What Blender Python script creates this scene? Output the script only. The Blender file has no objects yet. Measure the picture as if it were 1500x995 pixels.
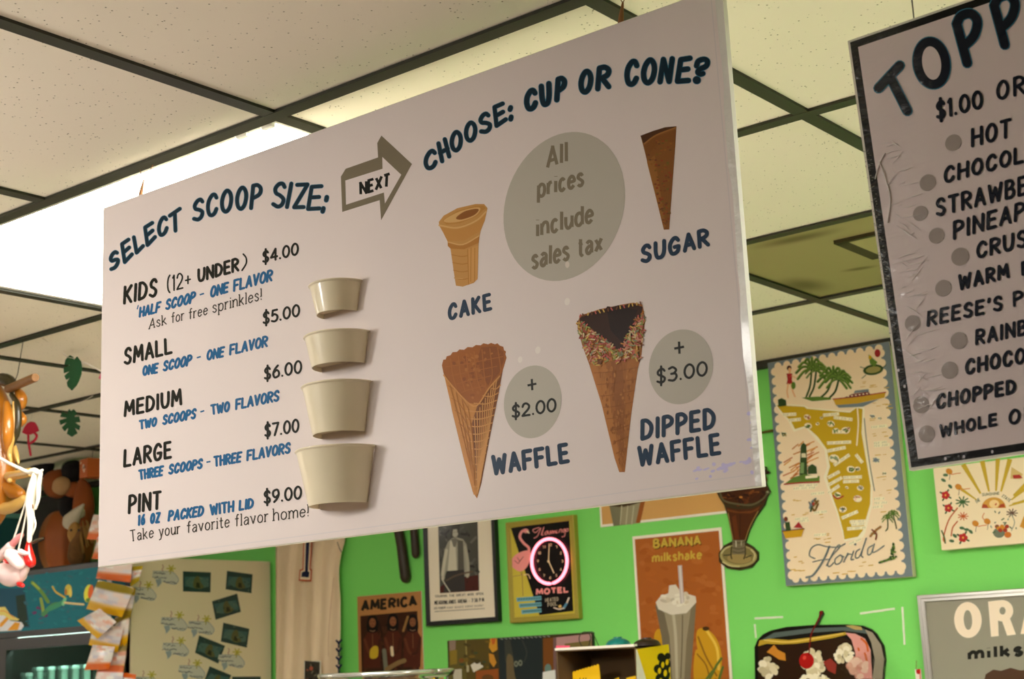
import bpy, bmesh, math, random
from mathutils import Vector, Matrix

# ------------------------------------------------------------------ camera, world, light, exposure
sc = bpy.context.scene
COL = sc.collection
CZ = 1.60                                   # lens height above the floor
FPX = 2183.81                               # focal length for a 1500 px wide frame
R = ((0.7788952762755381, 0.6255867554804471, -0.04430981790868149),     # world axes -> image right
     (-0.16718336821164553, 0.1390192610150207, -0.9760754921932252),    # -> image down
     (-0.6044599821237652, 0.7676684547604421, 0.21286914660573195))     # -> view axis
HC = 0.8626 + CZ                            # ceiling height
A0, B0, T = 1.5232, -1.6552, 0.6096         # ceiling grid origin and pitch
WALL = 3.972                                # green wall
cam_d = bpy.data.cameras.new('camera')
cam = bpy.data.objects.new('camera', cam_d)
COL.objects.link(cam)
m = Matrix(((R[0][0], -R[1][0], -R[2][0]), (R[0][1], -R[1][1], -R[2][1]), (R[0][2], -R[1][2], -R[2][2])))
cam.matrix_world = Matrix.Translation((0, 0, CZ)) @ m.to_4x4()
cam_d.sensor_width = 36.0
cam_d.lens = FPX / 1500 * 36.0
cam_d.clip_start = 0.02
cam_d.dof.use_dof = True
cam_d.dof.focus_distance = 2.15
cam_d.dof.aperture_fstop = 11.0
sc.camera = cam
sc.view_settings.view_transform = 'Standard'
sc.view_settings.look = 'None'
sc.view_settings.exposure = 0.25
sc.view_settings.gamma = 1.0
sc.view_settings.use_curve_mapping = False
sc.cycles.max_bounces = 8
sc.cycles.diffuse_bounces = 5
sc.cycles.transparent_max_bounces = 16
sc.cycles.caustics_reflective = False
sc.cycles.caustics_refractive = False
LAMP = 19.8                                  # emission of the ceiling lights' diffusers
LAMP_COL = (1.0, 0.965, 0.91)
WORLD = 0.4
w = bpy.data.worlds.new('world')
sc.world = w
w.use_nodes = True
w.node_tree.nodes['Background'].inputs[0].default_value = (1.0, 0.93, 0.92, 1)
w.node_tree.nodes['Background'].inputs[1].default_value = WORLD
# the ceiling lights: (cells along x from B0, row along y from A0), each 2 x 1 cells; all but the first are unseen, added for their light
LIGHT_CELLS = [(-2, 0), (-2, -4), (2, 1), (6, 0), (-9, -1)]
ADDED_PENDANT = 52.0  # emission of the added globe lamp that lights the menu sign
GAIN_S, GAIN_W = 1.15, 1.1                  # from seen colour to pigment


# ------------------------------------------------------------------ helpers
def lin(c, g=1.0):
    o = []
    for v in c[:3]:
        v = v / 255.0
        v = v / 12.92 if v <= 0.04045 else ((v + 0.055) / 1.055) ** 2.4
        o.append(min(v * g, 0.92))
    return (o[0], o[1], o[2], 1.0)


def ray(px, py):
    a, b = (px - 750) / FPX, (py - 497.5) / FPX
    return Vector(tuple(R[0][i] * a + R[1][i] * b + R[2][i] for i in range(3)))


def on_y(px, py, Y):
    d = ray(px, py)
    d = d * (Y / d.y)
    return Vector((d.x, d.y, d.z + CZ))


def on_x(px, py, X):
    d = ray(px, py)
    d = d * (X / d.x)
    return Vector((d.x, d.y, d.z + CZ))


def on_z(px, py, Z):
    d = ray(px, py)
    d = d * ((Z - CZ) / d.z)
    return Vector((d.x, d.y, d.z + CZ))


def pxs(Y, px=750, py=500):
    """metres per pixel at depth plane y = Y near a picture point"""
    return (on_y(px, py + 1, Y) - on_y(px, py, Y)).length


OFF = {}


def mat(name, col, rough=0.6, metal=0.0, bump=0.0, bscale=200.0, emit=None, es=1.0, coat=0.0, trans=0.0, ior=1.45, alpha=1.0, var=0.0):
    M = bpy.data.materials.new(name)
    M.use_nodes = True
    nt = M.node_tree
    b = nt.nodes['Principled BSDF']
    c = col if len(col) == 4 else lin(col)
    b.inputs['Base Color'].default_value = c
    b.inputs['Roughness'].default_value = rough
    b.inputs['Metallic'].default_value = metal
    b.inputs['IOR'].default_value = ior
    b.inputs['Coat Weight'].default_value = coat
    b.inputs['Coat Roughness'].default_value = 0.08
    b.inputs['Transmission Weight'].default_value = trans
    b.inputs['Alpha'].default_value = alpha
    if emit:
        b.inputs['Emission Color'].default_value = emit if len(emit) == 4 else lin(emit)
        b.inputs['Emission Strength'].default_value = es
    if bump or var:
        tc = nt.nodes.new('ShaderNodeTexCoord')
        n = nt.nodes.new('ShaderNodeTexNoise')
        n.inputs['Scale'].default_value = bscale
        n.inputs['Detail'].default_value = 4
        nt.links.new(tc.outputs['Object'], n.inputs['Vector'])
        if bump:
            bp = nt.nodes.new('ShaderNodeBump')
            bp.inputs['Strength'].default_value = bump
            bp.inputs['Distance'].default_value = 0.004
            nt.links.new(n.outputs['Fac'], bp.inputs['Height'])
            nt.links.new(bp.outputs['Normal'], b.inputs['Normal'])
        if var:
            mx = nt.nodes.new('ShaderNodeMix')
            mx.data_type = 'RGBA'
            mx.inputs['A'].default_value = tuple(v * (1 - var) for v in c[:3]) + (1,)
            mx.inputs['B'].default_value = tuple(min(1, v * (1 + var)) for v in c[:3]) + (1,)
            nt.links.new(n.outputs['Fac'], mx.inputs['Factor'])
            nt.links.new(mx.outputs['Result'], b.inputs['Base Color'])
    return M


def print_mat(name, rough=0.5, coat=0.0, crough=0.1, wrinkle=0.0, wscale=30.0, region=None):
    """printed surface: colour from the print itself; optional wrinkled clear film over it (region = x range in object space)"""
    M = bpy.data.materials.new(name)
    M.use_nodes = True
    nt = M.node_tree
    b = nt.nodes['Principled BSDF']
    a = nt.nodes.new('ShaderNodeVertexColor')
    a.layer_name = 'ink'
    nt.links.new(a.outputs['Color'], b.inputs['Base Color'])
    b.inputs['Roughness'].default_value = rough
    b.inputs['Specular IOR Level'].default_value = 0.1
    b.inputs['Coat Weight'].default_value = coat
    b.inputs['Coat Roughness'].default_value = crough
    if wrinkle:
        tc = nt.nodes.new('ShaderNodeTexCoord')
        mp = nt.nodes.new('ShaderNodeMapping')
        mp.inputs['Scale'].default_value = (1.0, 1.0, 2.2)
        nt.links.new(tc.outputs['Object'], mp.inputs['Vector'])
        n = nt.nodes.new('ShaderNodeTexNoise')
        n.inputs['Scale'].default_value = wscale
        n.inputs['Detail'].default_value = 5
        n.inputs['Distortion'].default_value = 1.2
        nt.links.new(mp.outputs['Vector'], n.inputs['Vector'])
        bp = nt.nodes.new('ShaderNodeBump')
        bp.inputs['Strength'].default_value = wrinkle
        bp.inputs['Distance'].default_value = 0.01
        nt.links.new(n.outputs['Fac'], bp.inputs['Height'])
        nt.links.new(bp.outputs['Normal'], b.inputs['Coat Normal'])
        if region:
            sx = nt.nodes.new('ShaderNodeSeparateXYZ')
            nt.links.new(tc.outputs['Object'], sx.inputs[0])
            mr = nt.nodes.new('ShaderNodeMapRange')
            mr.inputs['From Min'].default_value = region[0]
            mr.inputs['From Max'].default_value = region[1]
            mr.inputs['To Min'].default_value = 1.0
            mr.inputs['To Max'].default_value = 0.12
            nt.links.new(sx.outputs['X'], mr.inputs['Value'])
            ml = nt.nodes.new('ShaderNodeMath')
            ml.operation = 'MULTIPLY'
            ml.inputs[1].default_value = coat
            nt.links.new(mr.outputs['Result'], ml.inputs[0])
            nt.links.new(ml.outputs[0], b.inputs['Coat Weight'])
    return M


def link(name, me, parent=None, loc=None):
    o = bpy.data.objects.new(name, me)
    COL.objects.link(o)
    if parent is not None:
        o.parent = parent
        OFF[o] = OFF[parent]
    else:
        OFF[o] = Vector(loc) if loc else Vector((0, 0, 0))
        o.location = OFF[o]
    return o


def mesh_obj(name, verts, faces, material, parent=None, loc=None, smooth=False):
    off = OFF[parent] if parent is not None else (Vector(loc) if loc is not None else Vector((0, 0, 0)))
    me = bpy.data.meshes.new(name)
    me.from_pydata([tuple(Vector(v) - off) for v in verts], [], faces)
    me.materials.append(material)
    if smooth:
        me.polygons.foreach_set('use_smooth', [True] * len(me.polygons))
    me.update()
    return link(name, me, parent, loc)


def bm_obj(name, bm, material, parent=None, loc=None, smooth=False):
    off = OFF[parent] if parent is not None else (Vector(loc) if loc is not None else Vector((0, 0, 0)))
    bmesh.ops.translate(bm, verts=bm.verts, vec=-off)
    bmesh.ops.recalc_face_normals(bm, faces=bm.faces)
    me = bpy.data.meshes.new(name)
    bm.to_mesh(me)
    bm.free()
    me.materials.append(material)
    if smooth:
        me.polygons.foreach_set('use_smooth', [True] * len(me.polygons))
    return link(name, me, parent, loc)


def thing(name, label, cat, loc, group=None):
    o = bpy.data.objects.new(name, None)
    COL.objects.link(o)
    o.empty_display_size = 0.05
    o.location = loc
    OFF[o] = Vector(loc)
    return tag(o, label, cat, group)


def tag(o, label, cat, group=None):
    o['label'] = label
    o['category'] = cat
    if group:
        o['group'] = group
    return o


def struct(o):
    o['kind'] = 'structure'
    return o


def add_box(bm, x0, x1, y0, y1, z0, z1, bevel=0.0):
    r = bmesh.ops.create_cube(bm, size=1.0)
    vs = r['verts']
    for v in vs:
        v.co = Vector((x0 + (v.co.x + .5) * (x1 - x0), y0 + (v.co.y + .5) * (y1 - y0), z0 + (v.co.z + .5) * (z1 - z0)))
    if bevel:
        es = list({e for v in vs for e in v.link_edges})
        bmesh.ops.bevel(bm, geom=es, offset=bevel, segments=2, affect='EDGES', profile=0.6)


def box(name, x0, x1, y0, y1, z0, z1, material, parent=None, loc=None, bevel=0.0):
    bm = bmesh.new()
    add_box(bm, x0, x1, y0, y1, z0, z1, bevel)
    return bm_obj(name, bm, material, parent, loc)


def ring_frame(name, x0, x1, z0, z1, wd, y0, y1, material, parent):
    """picture moulding round a rectangle facing -y, one mesh with a stepped profile"""
    bm = bmesh.new()
    prof = [(0, y1), (0, y0 + .002), (.002, y0), (wd * .45, y0), (wd * .55, y0 + .002), (wd - .002, y0 + .002), (wd, y0 + .004), (wd, y1)]
    rings = []
    for d, y in prof:
        rings.append([bm.verts.new((a, y, b)) for a, b in ((x0 + d, z0 + d), (x1 - d, z0 + d), (x1 - d, z1 - d), (x0 + d, z1 - d))])
    n = len(rings)
    for i in range(n):
        p, q = rings[i], rings[(i + 1) % n]
        for k in range(4):
            bm.faces.new((p[k], p[(k + 1) % 4], q[(k + 1) % 4], q[k]))
    return bm_obj(name, bm, material, parent)


def add_tube(bm, pts, rad, seg=10, flat=1.0, round_caps=True):
    """tube along points with a radius at each; ends rounded"""
    pts = [Vector(p) for p in pts]
    if not hasattr(rad, '__len__'):
        rad = [rad] * len(pts)
    P, Q = list(pts), list(rad)
    if round_caps:
        d0 = (pts[0] - pts[1]).normalized()
        d1 = (pts[-1] - pts[-2]).normalized()
        P = [pts[0] + d0 * rad[0] * .95, pts[0] + d0 * rad[0] * .7] + pts + [pts[-1] + d1 * rad[-1] * .7, pts[-1] + d1 * rad[-1] * .95]
        Q = [rad[0] * .3, rad[0] * .72] + list(rad) + [rad[-1] * .72, rad[-1] * .3]
    t = (P[1] - P[0]).normalized()
    up = Vector((0, 1, 0)) if abs(t.y) < .9 else Vector((1, 0, 0))
    u = t.cross(up).normalized()
    rings = []
    for i, p in enumerate(P):
        a = P[max(0, i - 1)]
        b = P[min(len(P) - 1, i + 1)]
        t = (b - a).normalized()
        u = (u - t * u.dot(t)).normalized()
        v = t.cross(u)
        rings.append([bm.verts.new(p + (u * math.cos(k * 2 * math.pi / seg) + v * math.sin(k * 2 * math.pi / seg) * flat) * Q[i]) for k in range(seg)])
    for i in range(len(rings) - 1):
        for k in range(seg):
            bm.faces.new((rings[i][k], rings[i][(k + 1) % seg], rings[i + 1][(k + 1) % seg], rings[i + 1][k]))
    bm.faces.new(rings[0][::-1])
    bm.faces.new(rings[-1])


def catmull(pts, closed=False, n=5):
    out = []
    m_ = len(pts)
    rng = range(m_ if closed else m_ - 1)
    for i in rng:
        if closed:
            p0, p1, p2, p3 = pts[(i - 1) % m_], pts[i], pts[(i + 1) % m_], pts[(i + 2) % m_]
        else:
            p1, p2 = pts[i], pts[i + 1]
            p0 = pts[i - 1] if i > 0 else tuple(2 * p1[k] - p2[k] for k in range(len(p1)))
            p3 = pts[i + 2] if i + 2 < m_ else tuple(2 * p2[k] - p1[k] for k in range(len(p1)))
        for s in range(n):
            t = s / n
            out.append(tuple(.5 * (2 * p1[k] + (p2[k] - p0[k]) * t + (2 * p0[k] - 5 * p1[k] + 4 * p2[k] - p3[k]) * t * t + (3 * p1[k] - p0[k] - 3 * p2[k] + p3[k]) * t ** 3) for k in range(len(p1))))
    if not closed:
        out.append(tuple(pts[-1]))
    return out


def tube_px(bm, pts, rad, Y, seg=10, smooth=True, dy=None):
    """tube drawn through photo points on the depth plane y = Y, radii in pixels"""
    s = pxs(Y, pts[0][0], pts[0][1])
    if not hasattr(rad, '__len__'):
        rad = [rad] * len(pts)
    ws = []
    for i, p in enumerate(pts):
        y = Y + (dy[i] if dy else 0)
        ws.append(tuple(on_y(p[0], p[1], y)) + (rad[i] * s,))
    if smooth and len(ws) > 2:
        ws = catmull(ws, False, 5)
    add_tube(bm, [q[:3] for q in ws], [max(q[3], 1e-4) for q in ws], seg)


def add_lathe(bm, cx, cy, prof, seg=24, a0=0.0, a1=2 * math.pi, capb=True, capt=True):
    """profile [(r, z)] turned about a vertical axis; a0..a1 lets it be a half"""
    full = abs(a1 - a0 - 2 * math.pi) < 1e-6
    n = seg if full else seg + 1
    rings = [[bm.verts.new((cx + r * math.cos(a0 + (a1 - a0) * k / seg), cy + r * math.sin(a0 + (a1 - a0) * k / seg), z)) for k in range(n)] for r, z in prof]
    for i in range(len(rings) - 1):
        for k in range(seg):
            j = (k + 1) % n
            bm.faces.new((rings[i][k], rings[i][j], rings[i + 1][j], rings[i + 1][k]))
    if capb and full:
        bm.faces.new(rings[0][::-1])
    if capt and full:
        bm.faces.new(rings[-1])


def add_blob(bm, c, r, seg=16, rough=0.0, seed=0):
    rnd = random.Random(seed)
    v = bmesh.ops.create_uvsphere(bm, u_segments=seg, v_segments=seg * 2 // 3, radius=1.0)['verts']
    ph = [rnd.uniform(0, 6.28) for _ in range(6)]
    for q in v:
        k = 1 + rough * (math.sin(q.co.x * 5 + ph[0]) + math.sin(q.co.y * 6 + ph[1]) + math.sin(q.co.z * 5 + ph[2]))
        q.co = Vector((c[0] + q.co.x * r[0] * k, c[1] + q.co.y * r[1] * k, c[2] + q.co.z * r[2] * k))


def prism(name, pts, Y0, Y1, material, parent=None, loc=None, bevel=0.0):
    """solid slab whose outline (world x, z) faces -y, from y = Y0 (front) to Y1 (back)"""
    bm = bmesh.new()
    f = [bm.verts.new((x, Y0, z)) for x, z in pts]
    b = [bm.verts.new((x, Y1, z)) for x, z in pts]
    bm.faces.new(f)
    bm.faces.new(b[::-1])
    n = len(pts)
    for i in range(n):
        bm.faces.new((f[i], f[(i + 1) % n], b[(i + 1) % n], b[i]))
    return bm_obj(name, bm, material, parent, loc)


# ------------------------------------------------------------------ stroke lettering
def _g(s):
    out = []
    for part in s.split('|'):
        k = ''
        if part[0] in '~o':
            k, part = part[0], part[1:]
        pts = [tuple(float(v) / 100 for v in q.split(',')) for q in part.split()]
        if k == '~':
            pts = catmull(pts, False, 4)
        elif k == 'o':
            pts = catmull(pts, True, 4)
            pts.append(pts[0])
        out.append((k, pts))
    return out


_S = '~92,84 70,99 35,98 8,80 20,60 60,48 95,30 85,8 50,0 4,12'
FONT = {k: (wd, _g(s)) for k, wd, s in [
    ('A', .62, '0,0 48,100 100,0|20,32 82,32'), ('B', .54, '0,0 0,100|~0,100 60,98 85,76 55,54 0,52|~0,52 70,50 100,26 70,2 0,0'),
    ('C', .56, '~95,80 75,98 45,98 12,75 2,42 18,10 48,0 78,6 98,24'), ('D', .58, '0,0 0,100|~0,100 45,97 90,72 98,42 70,10 0,0'),
    ('E', .5, '95,100 0,100 0,0 100,0|0,52 84,52'), ('F', .5, '100,100 0,100 0,0|0,50 84,50'),
    ('G', .62, '~92,82 70,99 40,97 8,70 2,38 20,6 52,0 85,12 96,40|96,42 52,42'), ('H', .58, '0,0 0,100|100,0 100,100|0,50 100,50'),
    ('I', .06, '50,0 50,100'), ('J', .45, '~100,100 100,30 70,2 30,2 0,22'), ('K', .55, '0,0 0,100|95,100 4,42|24,56 100,0'),
    ('L', .5, '0,100 0,0 100,0'), ('M', .74, '0,0 10,100 50,30 90,100 100,0'), ('N', .58, '0,0 0,100 100,0 100,100'),
    ('O', .6, 'o50,100 15,82 0,48 14,14 50,0 86,16 100,52 86,84'), ('P', .52, '0,0 0,100|~0,100 55,100 98,82 85,57 0,42'),
    ('Q', .6, 'o50,100 15,82 0,48 14,14 50,0 86,16 100,52 86,84|60,25 100,-5'), ('R', .55, '0,0 0,100|~0,100 55,100 96,82 80,58 0,46|34,48 100,0'),
    ('S', .52, _S), ('T', .56, '0,100 100,100|50,100 50,0'), ('U', .58, '~0,100 2,40 20,6 50,0 80,8 98,40 100,100'),
    ('V', .58, '0,100 48,0 100,100'), ('W', .82, '0,100 20,0 50,80 76,0 100,100'), ('X', .56, '0,0 100,100|0,100 100,0'),
    ('Y', .56, '0,100 50,50 100,100|50,50 50,0'), ('Z', .56, '0,100 100,100 0,0 100,0'),
    ('0', .58, 'o50,100 14,84 0,50 14,16 50,0 86,16 100,50 86,84'), ('1', .12, '0,84 100,100 100,0'),
    ('2', .52, '~2,76 20,97 58,100 94,77 80,50 30,20 0,0|0,0 100,0'), ('3', .5, '~4,92 50,100 92,78 70,55 32,52|~32,52 82,50 98,25 62,1 2,8'),
    ('4', .58, '74,0 74,100 0,28 100,28'), ('5', .52, '92,100 18,100 8,54|~8,54 50,64 96,44 92,14 52,0 2,8'),
    ('6', .54, '~78,100 28,72 3,35 20,4 52,0 92,12 94,42 58,62 12,46'), ('7', .54, '0,100 100,100 35,0'),
    ('8', .52, 'o50,100 10,78 50,54 98,24 50,0 2,24 50,54 90,78'), ('9', .54, '~22,0 72,28 97,65 80,96 48,100 8,88 6,58 42,38 88,54'),
    ('$', .5, _S + '|50,120 50,-20'), ('.', .05, '50,2 50,3'), (':', .05, '50,20 50,24|50,70 50,74'), ('!', .06, '50,100 50,30|50,2 50,4'),
    ('-', .34, '0,42 100,42'), ('+', .42, '0,45 100,45|50,70 50,20'), ('(', .2, '~100,108 30,88 0,50 30,12 100,-8'), (')', .2, '~0,108 70,88 100,50 70,12 0,-8'),
    ("'", .08, '80,100 20,78'), (' ', .3, '0,-400 0,-400'),
    ('a', .46, '~8,56 45,66 88,56 92,35 94,0|~92,38 45,38 4,22 18,2 55,0 92,18'), ('b', .5, '0,0 0,100|~0,50 45,66 90,56 100,32 85,6 45,-1 0,14'),
    ('c', .44, '~92,54 55,66 14,54 2,30 16,6 52,-1 94,12'), ('d', .5, '100,0 100,100|~100,50 60,66 15,58 0,32 15,6 55,-2 100,14'),
    ('e', .48, '~5,35 96,37 85,58 50,66 12,52 2,30 15,6 50,-1 92,12'), ('f', .34, '~100,97 70,100 45,85 45,60 45,0|0,64 95,64'),
    ('g', .5, '~100,50 60,66 15,58 0,32 15,6 55,-2 100,14|~100,64 100,-10 70,-32 10,-28'), ('h', .48, '0,0 0,100|~0,42 35,64 80,63 98,42 100,0'),
    ('i', .06, '50,0 50,64|50,88 50,91'), ('k', .46, '0,0 0,100|90,64 2,24|30,38 100,0'), ('l', .06, '50,0 50,100'),
    ('m', .8, '0,0 0,64|~0,42 20,64 40,62 50,42 50,0|~50,42 70,64 92,62 100,42 100,0'), ('n', .48, '0,0 0,64|~0,42 35,64 80,63 98,42 100,0'),
    ('o', .5, 'o50,66 12,54 0,32 12,8 50,-1 88,9 100,33 88,55'), ('p', .5, '0,64 0,-34|~0,50 40,66 85,58 100,32 85,6 45,-2 0,14'),
    ('r', .3, '0,0 0,64|~0,40 40,62 100,64'), ('s', .42, '~90,52 60,66 20,62 6,47 50,34 94,19 75,2 40,-1 2,10'),
    ('t', .32, '~45,90 45,40 48,10 70,0 100,5|0,64 95,64'), ('u', .48, '~0,64 2,22 28,0 68,4 100,28|100,64 100,0'),
    ('v', .46, '0,64 50,0 100,64'), ('w', .7, '0,64 22,0 50,60 78,0 100,64'), ('x', .46, '0,0 100,64|0,64 100,0'),
    ('y', .46, '0,64 50,2|100,64 38,-26 0,-32')]}


class Art:
    """flat print on a plane: everything is drawn in photo pixels and laid on the plane the print lies in"""

    def __init__(self, plane, normal, gain, base=0.0004, step=3e-6):
        self.plane, self.n, self.gain = plane, Vector(normal), gain
        self.v, self.f, self.c = [], [], []
        self.z, self.step = base, step
        self.o = (0, 0, 1.0)

    def crop(self, ox, oy, s):
        self.o = (ox, oy, s)

    def X(self, p):
        return (self.o[0] + p[0] / self.o[2], self.o[1] + p[1] / self.o[2])

    def _add(self, pix, faces, col, world=False):
        self.z += self.step
        b = len(self.v)
        for p in pix:
            self.v.append((p if world else self.plane(*p)) + self.n * self.z)
        for f in faces:
            self.f.append([b + i for i in f])
        cs = [lin(q, self.gain) for q in col] if isinstance(col[0], (tuple, list)) else [lin(col, self.gain)] * len(pix)
        self.c += cs

    def poly(self, pts, col, smooth=False):
        if smooth:
            pts = catmull(pts, True, 5)
        self._add([self.X(p) for p in pts], [list(range(len(pts)))], col)

    def world(self, pts, col):
        self._add([Vector(p) for p in pts], [list(range(len(pts)))], col, True)

    def ell(self, cx, cy, rx, ry, col, rot=0.0, n=24):
        c, s = math.cos(math.radians(rot)), math.sin(math.radians(rot))
        self.poly([(cx + rx * math.cos(t) * c - ry * math.sin(t) * s, cy + rx * math.cos(t) * s + ry * math.sin(t) * c) for t in [k * 2 * math.pi / n for k in range(n)]], col)

    def circle(self, cx, cy, halfw, col, n=56):
        """true circle on the plane whose horizontal half width in the picture is halfw"""
        c = self.plane(*self.X((cx, cy)))
        lo, hi = 0.0, 1.0
        ex = Vector((1, 0, 0))
        r = abs((self.plane(*self.X((cx + halfw, cy))) - self.plane(*self.X((cx - halfw, cy)))).length) / 2
        # widest picture point of a circle is not on its horizontal diameter: correct by search
        for _ in range(18):
            xs = [to_px(c + Vector((math.cos(k * .2) * r, 0, math.sin(k * .2) * r)))[0] for k in range(32)]
            r *= (2 * halfw / self.o[2]) / (max(xs) - min(xs))
        self._add([c + Vector((math.cos(k * 2 * math.pi / n) * r, 0, math.sin(k * 2 * math.pi / n) * r)) for k in range(n)], [list(range(n))], col, True)

    def stroke(self, pts, wd, col, smooth=False, caps='round', raw=False, closed=False):
        if smooth:
            pts = catmull(pts, closed, 5)
        if closed:
            pts = list(pts) + [pts[0]]
        P = [Vector(p if raw else self.X(p)) for p in pts]
        h = (wd if raw else wd / self.o[2]) / 2
        Q = [P[0]]
        for p in P[1:]:
            if (p - Q[-1]).length > 1e-3:
                Q.append(p)
        P = Q
        if len(P) == 1:
            self._add([(P[0].x + h * math.cos(k * .6283), P[0].y + h * math.sin(k * .6283)) for k in range(10)], [list(range(10))], col)
            return
        pix, faces = [], []

        def disc(p):
            b = len(pix)
            pix.extend((p.x + h * math.cos(k * .6283), p.y + h * math.sin(k * .6283)) for k in range(10))
            faces.append(list(range(b, b + 10)))
        runs, cur = [], [P[0]]
        for i in range(1, len(P)):
            cur.append(P[i])
            if i < len(P) - 1:
                a, b = (P[i] - P[i - 1]).normalized(), (P[i + 1] - P[i]).normalized()
                if a.dot(b) < .72:
                    runs.append(cur)
                    cur = [P[i]]
        runs.append(cur)
        for ri, r_ in enumerate(runs):
            b0 = len(pix)
            for i, p in enumerate(r_):
                a = (r_[i] - r_[i - 1]).normalized() if i else (r_[1] - r_[0]).normalized()
                b = (r_[i + 1] - r_[i]).normalized() if i + 1 < len(r_) else a
                t = (a + b).normalized()
                nn = Vector((-t.y, t.x)) * (h / max(.6, t.dot(b)))
                e = Vector((0, 0))
                if caps == 'butt' and ((i == 0 and ri > 0) or (i == len(r_) - 1 and ri < len(runs) - 1)):
                    e = t * h * (-.8 if i == 0 else .8)
                pix.append(tuple(p + nn + e))
                pix.append(tuple(p - nn + e))
            for i in range(len(r_) - 1):
                k = b0 + 2 * i
                faces.append([k, k + 1, k + 3, k + 2])
            if caps == 'round':
                disc(r_[0])
                disc(r_[-1])
        # each face on its own hair-thin level so no two lie in one plane
        for f in faces:
            self._add([pix[i] for i in f], [list(range(len(f)))], col)
            self.z -= self.step * .8

    def text(self, s, BL, BR, TL, TR, wd, col, gap=.2, caps='round', serif=0.0, halo=None):
        BL, BR, TL, TR = [Vector(self.X(p)) for p in (BL, BR, TL, TR)]
        wp = wd / self.o[2]
        H = ((TL - BL).length + (TR - BR).length) / 2
        W = max((BR - BL).length, 1e-3)
        mu, mv = min(.45, wp / 2 / W), min(.4, wp / 2 / H)
        gap += .55 * wp / H * max(.35, min(2.2, H * sum(FONT[c][0] + gap for c in s) / W)) * (1.7 if len(s) < 3 else 1)      # heavier strokes need wider gaps
        tot = sum(FONT[c][0] for c in s) + gap * (len(s) - 1)
        tot = max(tot, .06)
        z0 = self.z

        def mp(x, y):
            u = mu + (1 - 2 * mu) * x
            v = mv + (1 - 2 * mv) * y
            return (BL * (1 - u) + BR * u) * (1 - v) + (TL * (1 - u) + TR * u) * v
        for ps in ((halo, 1), (None, 0)):
            if ps[1] and not halo:
                continue
            x = 0.0
            for c in s:
                gw, strokes = FONT[c]
                if c != ' ':
                    for k, pts in strokes:
                        q = [tuple(mp((x + p[0] * gw) / tot, p[1])) for p in pts]
                        self.stroke(q, wp + (halo[0] / self.o[2] if ps[1] else 0), halo[1] if ps[1] else col, caps=caps, raw=True)
                        if serif and not k:
                            for e, o in ((0, 1), (-1, -2)):
                                if abs(pts[e][0] - pts[o][0]) * gw < abs(pts[e][1] - pts[o][1]) * .75 and abs(pts[e][1] - pts[o][1]) > .2:
                                    xx, yy = (x + pts[e][0] * gw) / tot, pts[e][1]
                                    sw = serif / tot
                                    lo, hi = (xx - sw, xx + sw) if yy < .3 else (xx - sw, xx + sw * .2)
                                    self.stroke([tuple(mp(lo, yy)), tuple(mp(hi, yy))], wp * .9, col, caps='butt', raw=True)
                x += gw + gap
        self.z = z0 + self.step

    def build(self, name, material, parent):
        off = OFF[parent]
        me = bpy.data.meshes.new(name)
        me.from_pydata([tuple(v - off) for v in self.v], [], self.f)
        ca = me.color_attributes.new('ink', 'FLOAT_COLOR', 'POINT')
        flat = []
        for c in self.c:
            flat += list(c)
        ca.data.foreach_set('color', flat)
        me.materials.append(material)
        me.update()
        return link(name, me, parent)


def to_px(p):
    d = (p.x, p.y, p.z - CZ)
    c = [sum(R[i][k] * d[k] for k in range(3)) for i in range(3)]
    return (750 + FPX * c[0] / c[2], 497.5 + FPX * c[1] / c[2])


def flat_y(Y):
    return lambda px, py: on_y(px, py, Y)


def ext_px(TL, TR, BR, BL, Y):
    """upright rectangle on the plane y = Y from its four picture corners: x0, x1, z0, z1"""
    a, b, c, d = [on_y(p[0], p[1], Y) for p in (TL, TR, BR, BL)]
    return (a.x + d.x) / 2, (b.x + c.x) / 2, (c.z + d.z) / 2, (a.z + b.z) / 2

# ------------------------------------------------------------------ the room
M_green = mat('green_paint', lin((126, 220, 102)), .75, bump=.15, bscale=90)
M_cream = mat('cream_paint', lin((226, 214, 204)), .8)
M_rear = mat('brown_paint', lin((104, 88, 76)), .8)
M_grid = mat('black_grid', lin((44, 44, 28)), .55)
M_floor = mat('floor_tile', lin((218, 206, 200)), .5, var=.06, bscale=3)


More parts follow.
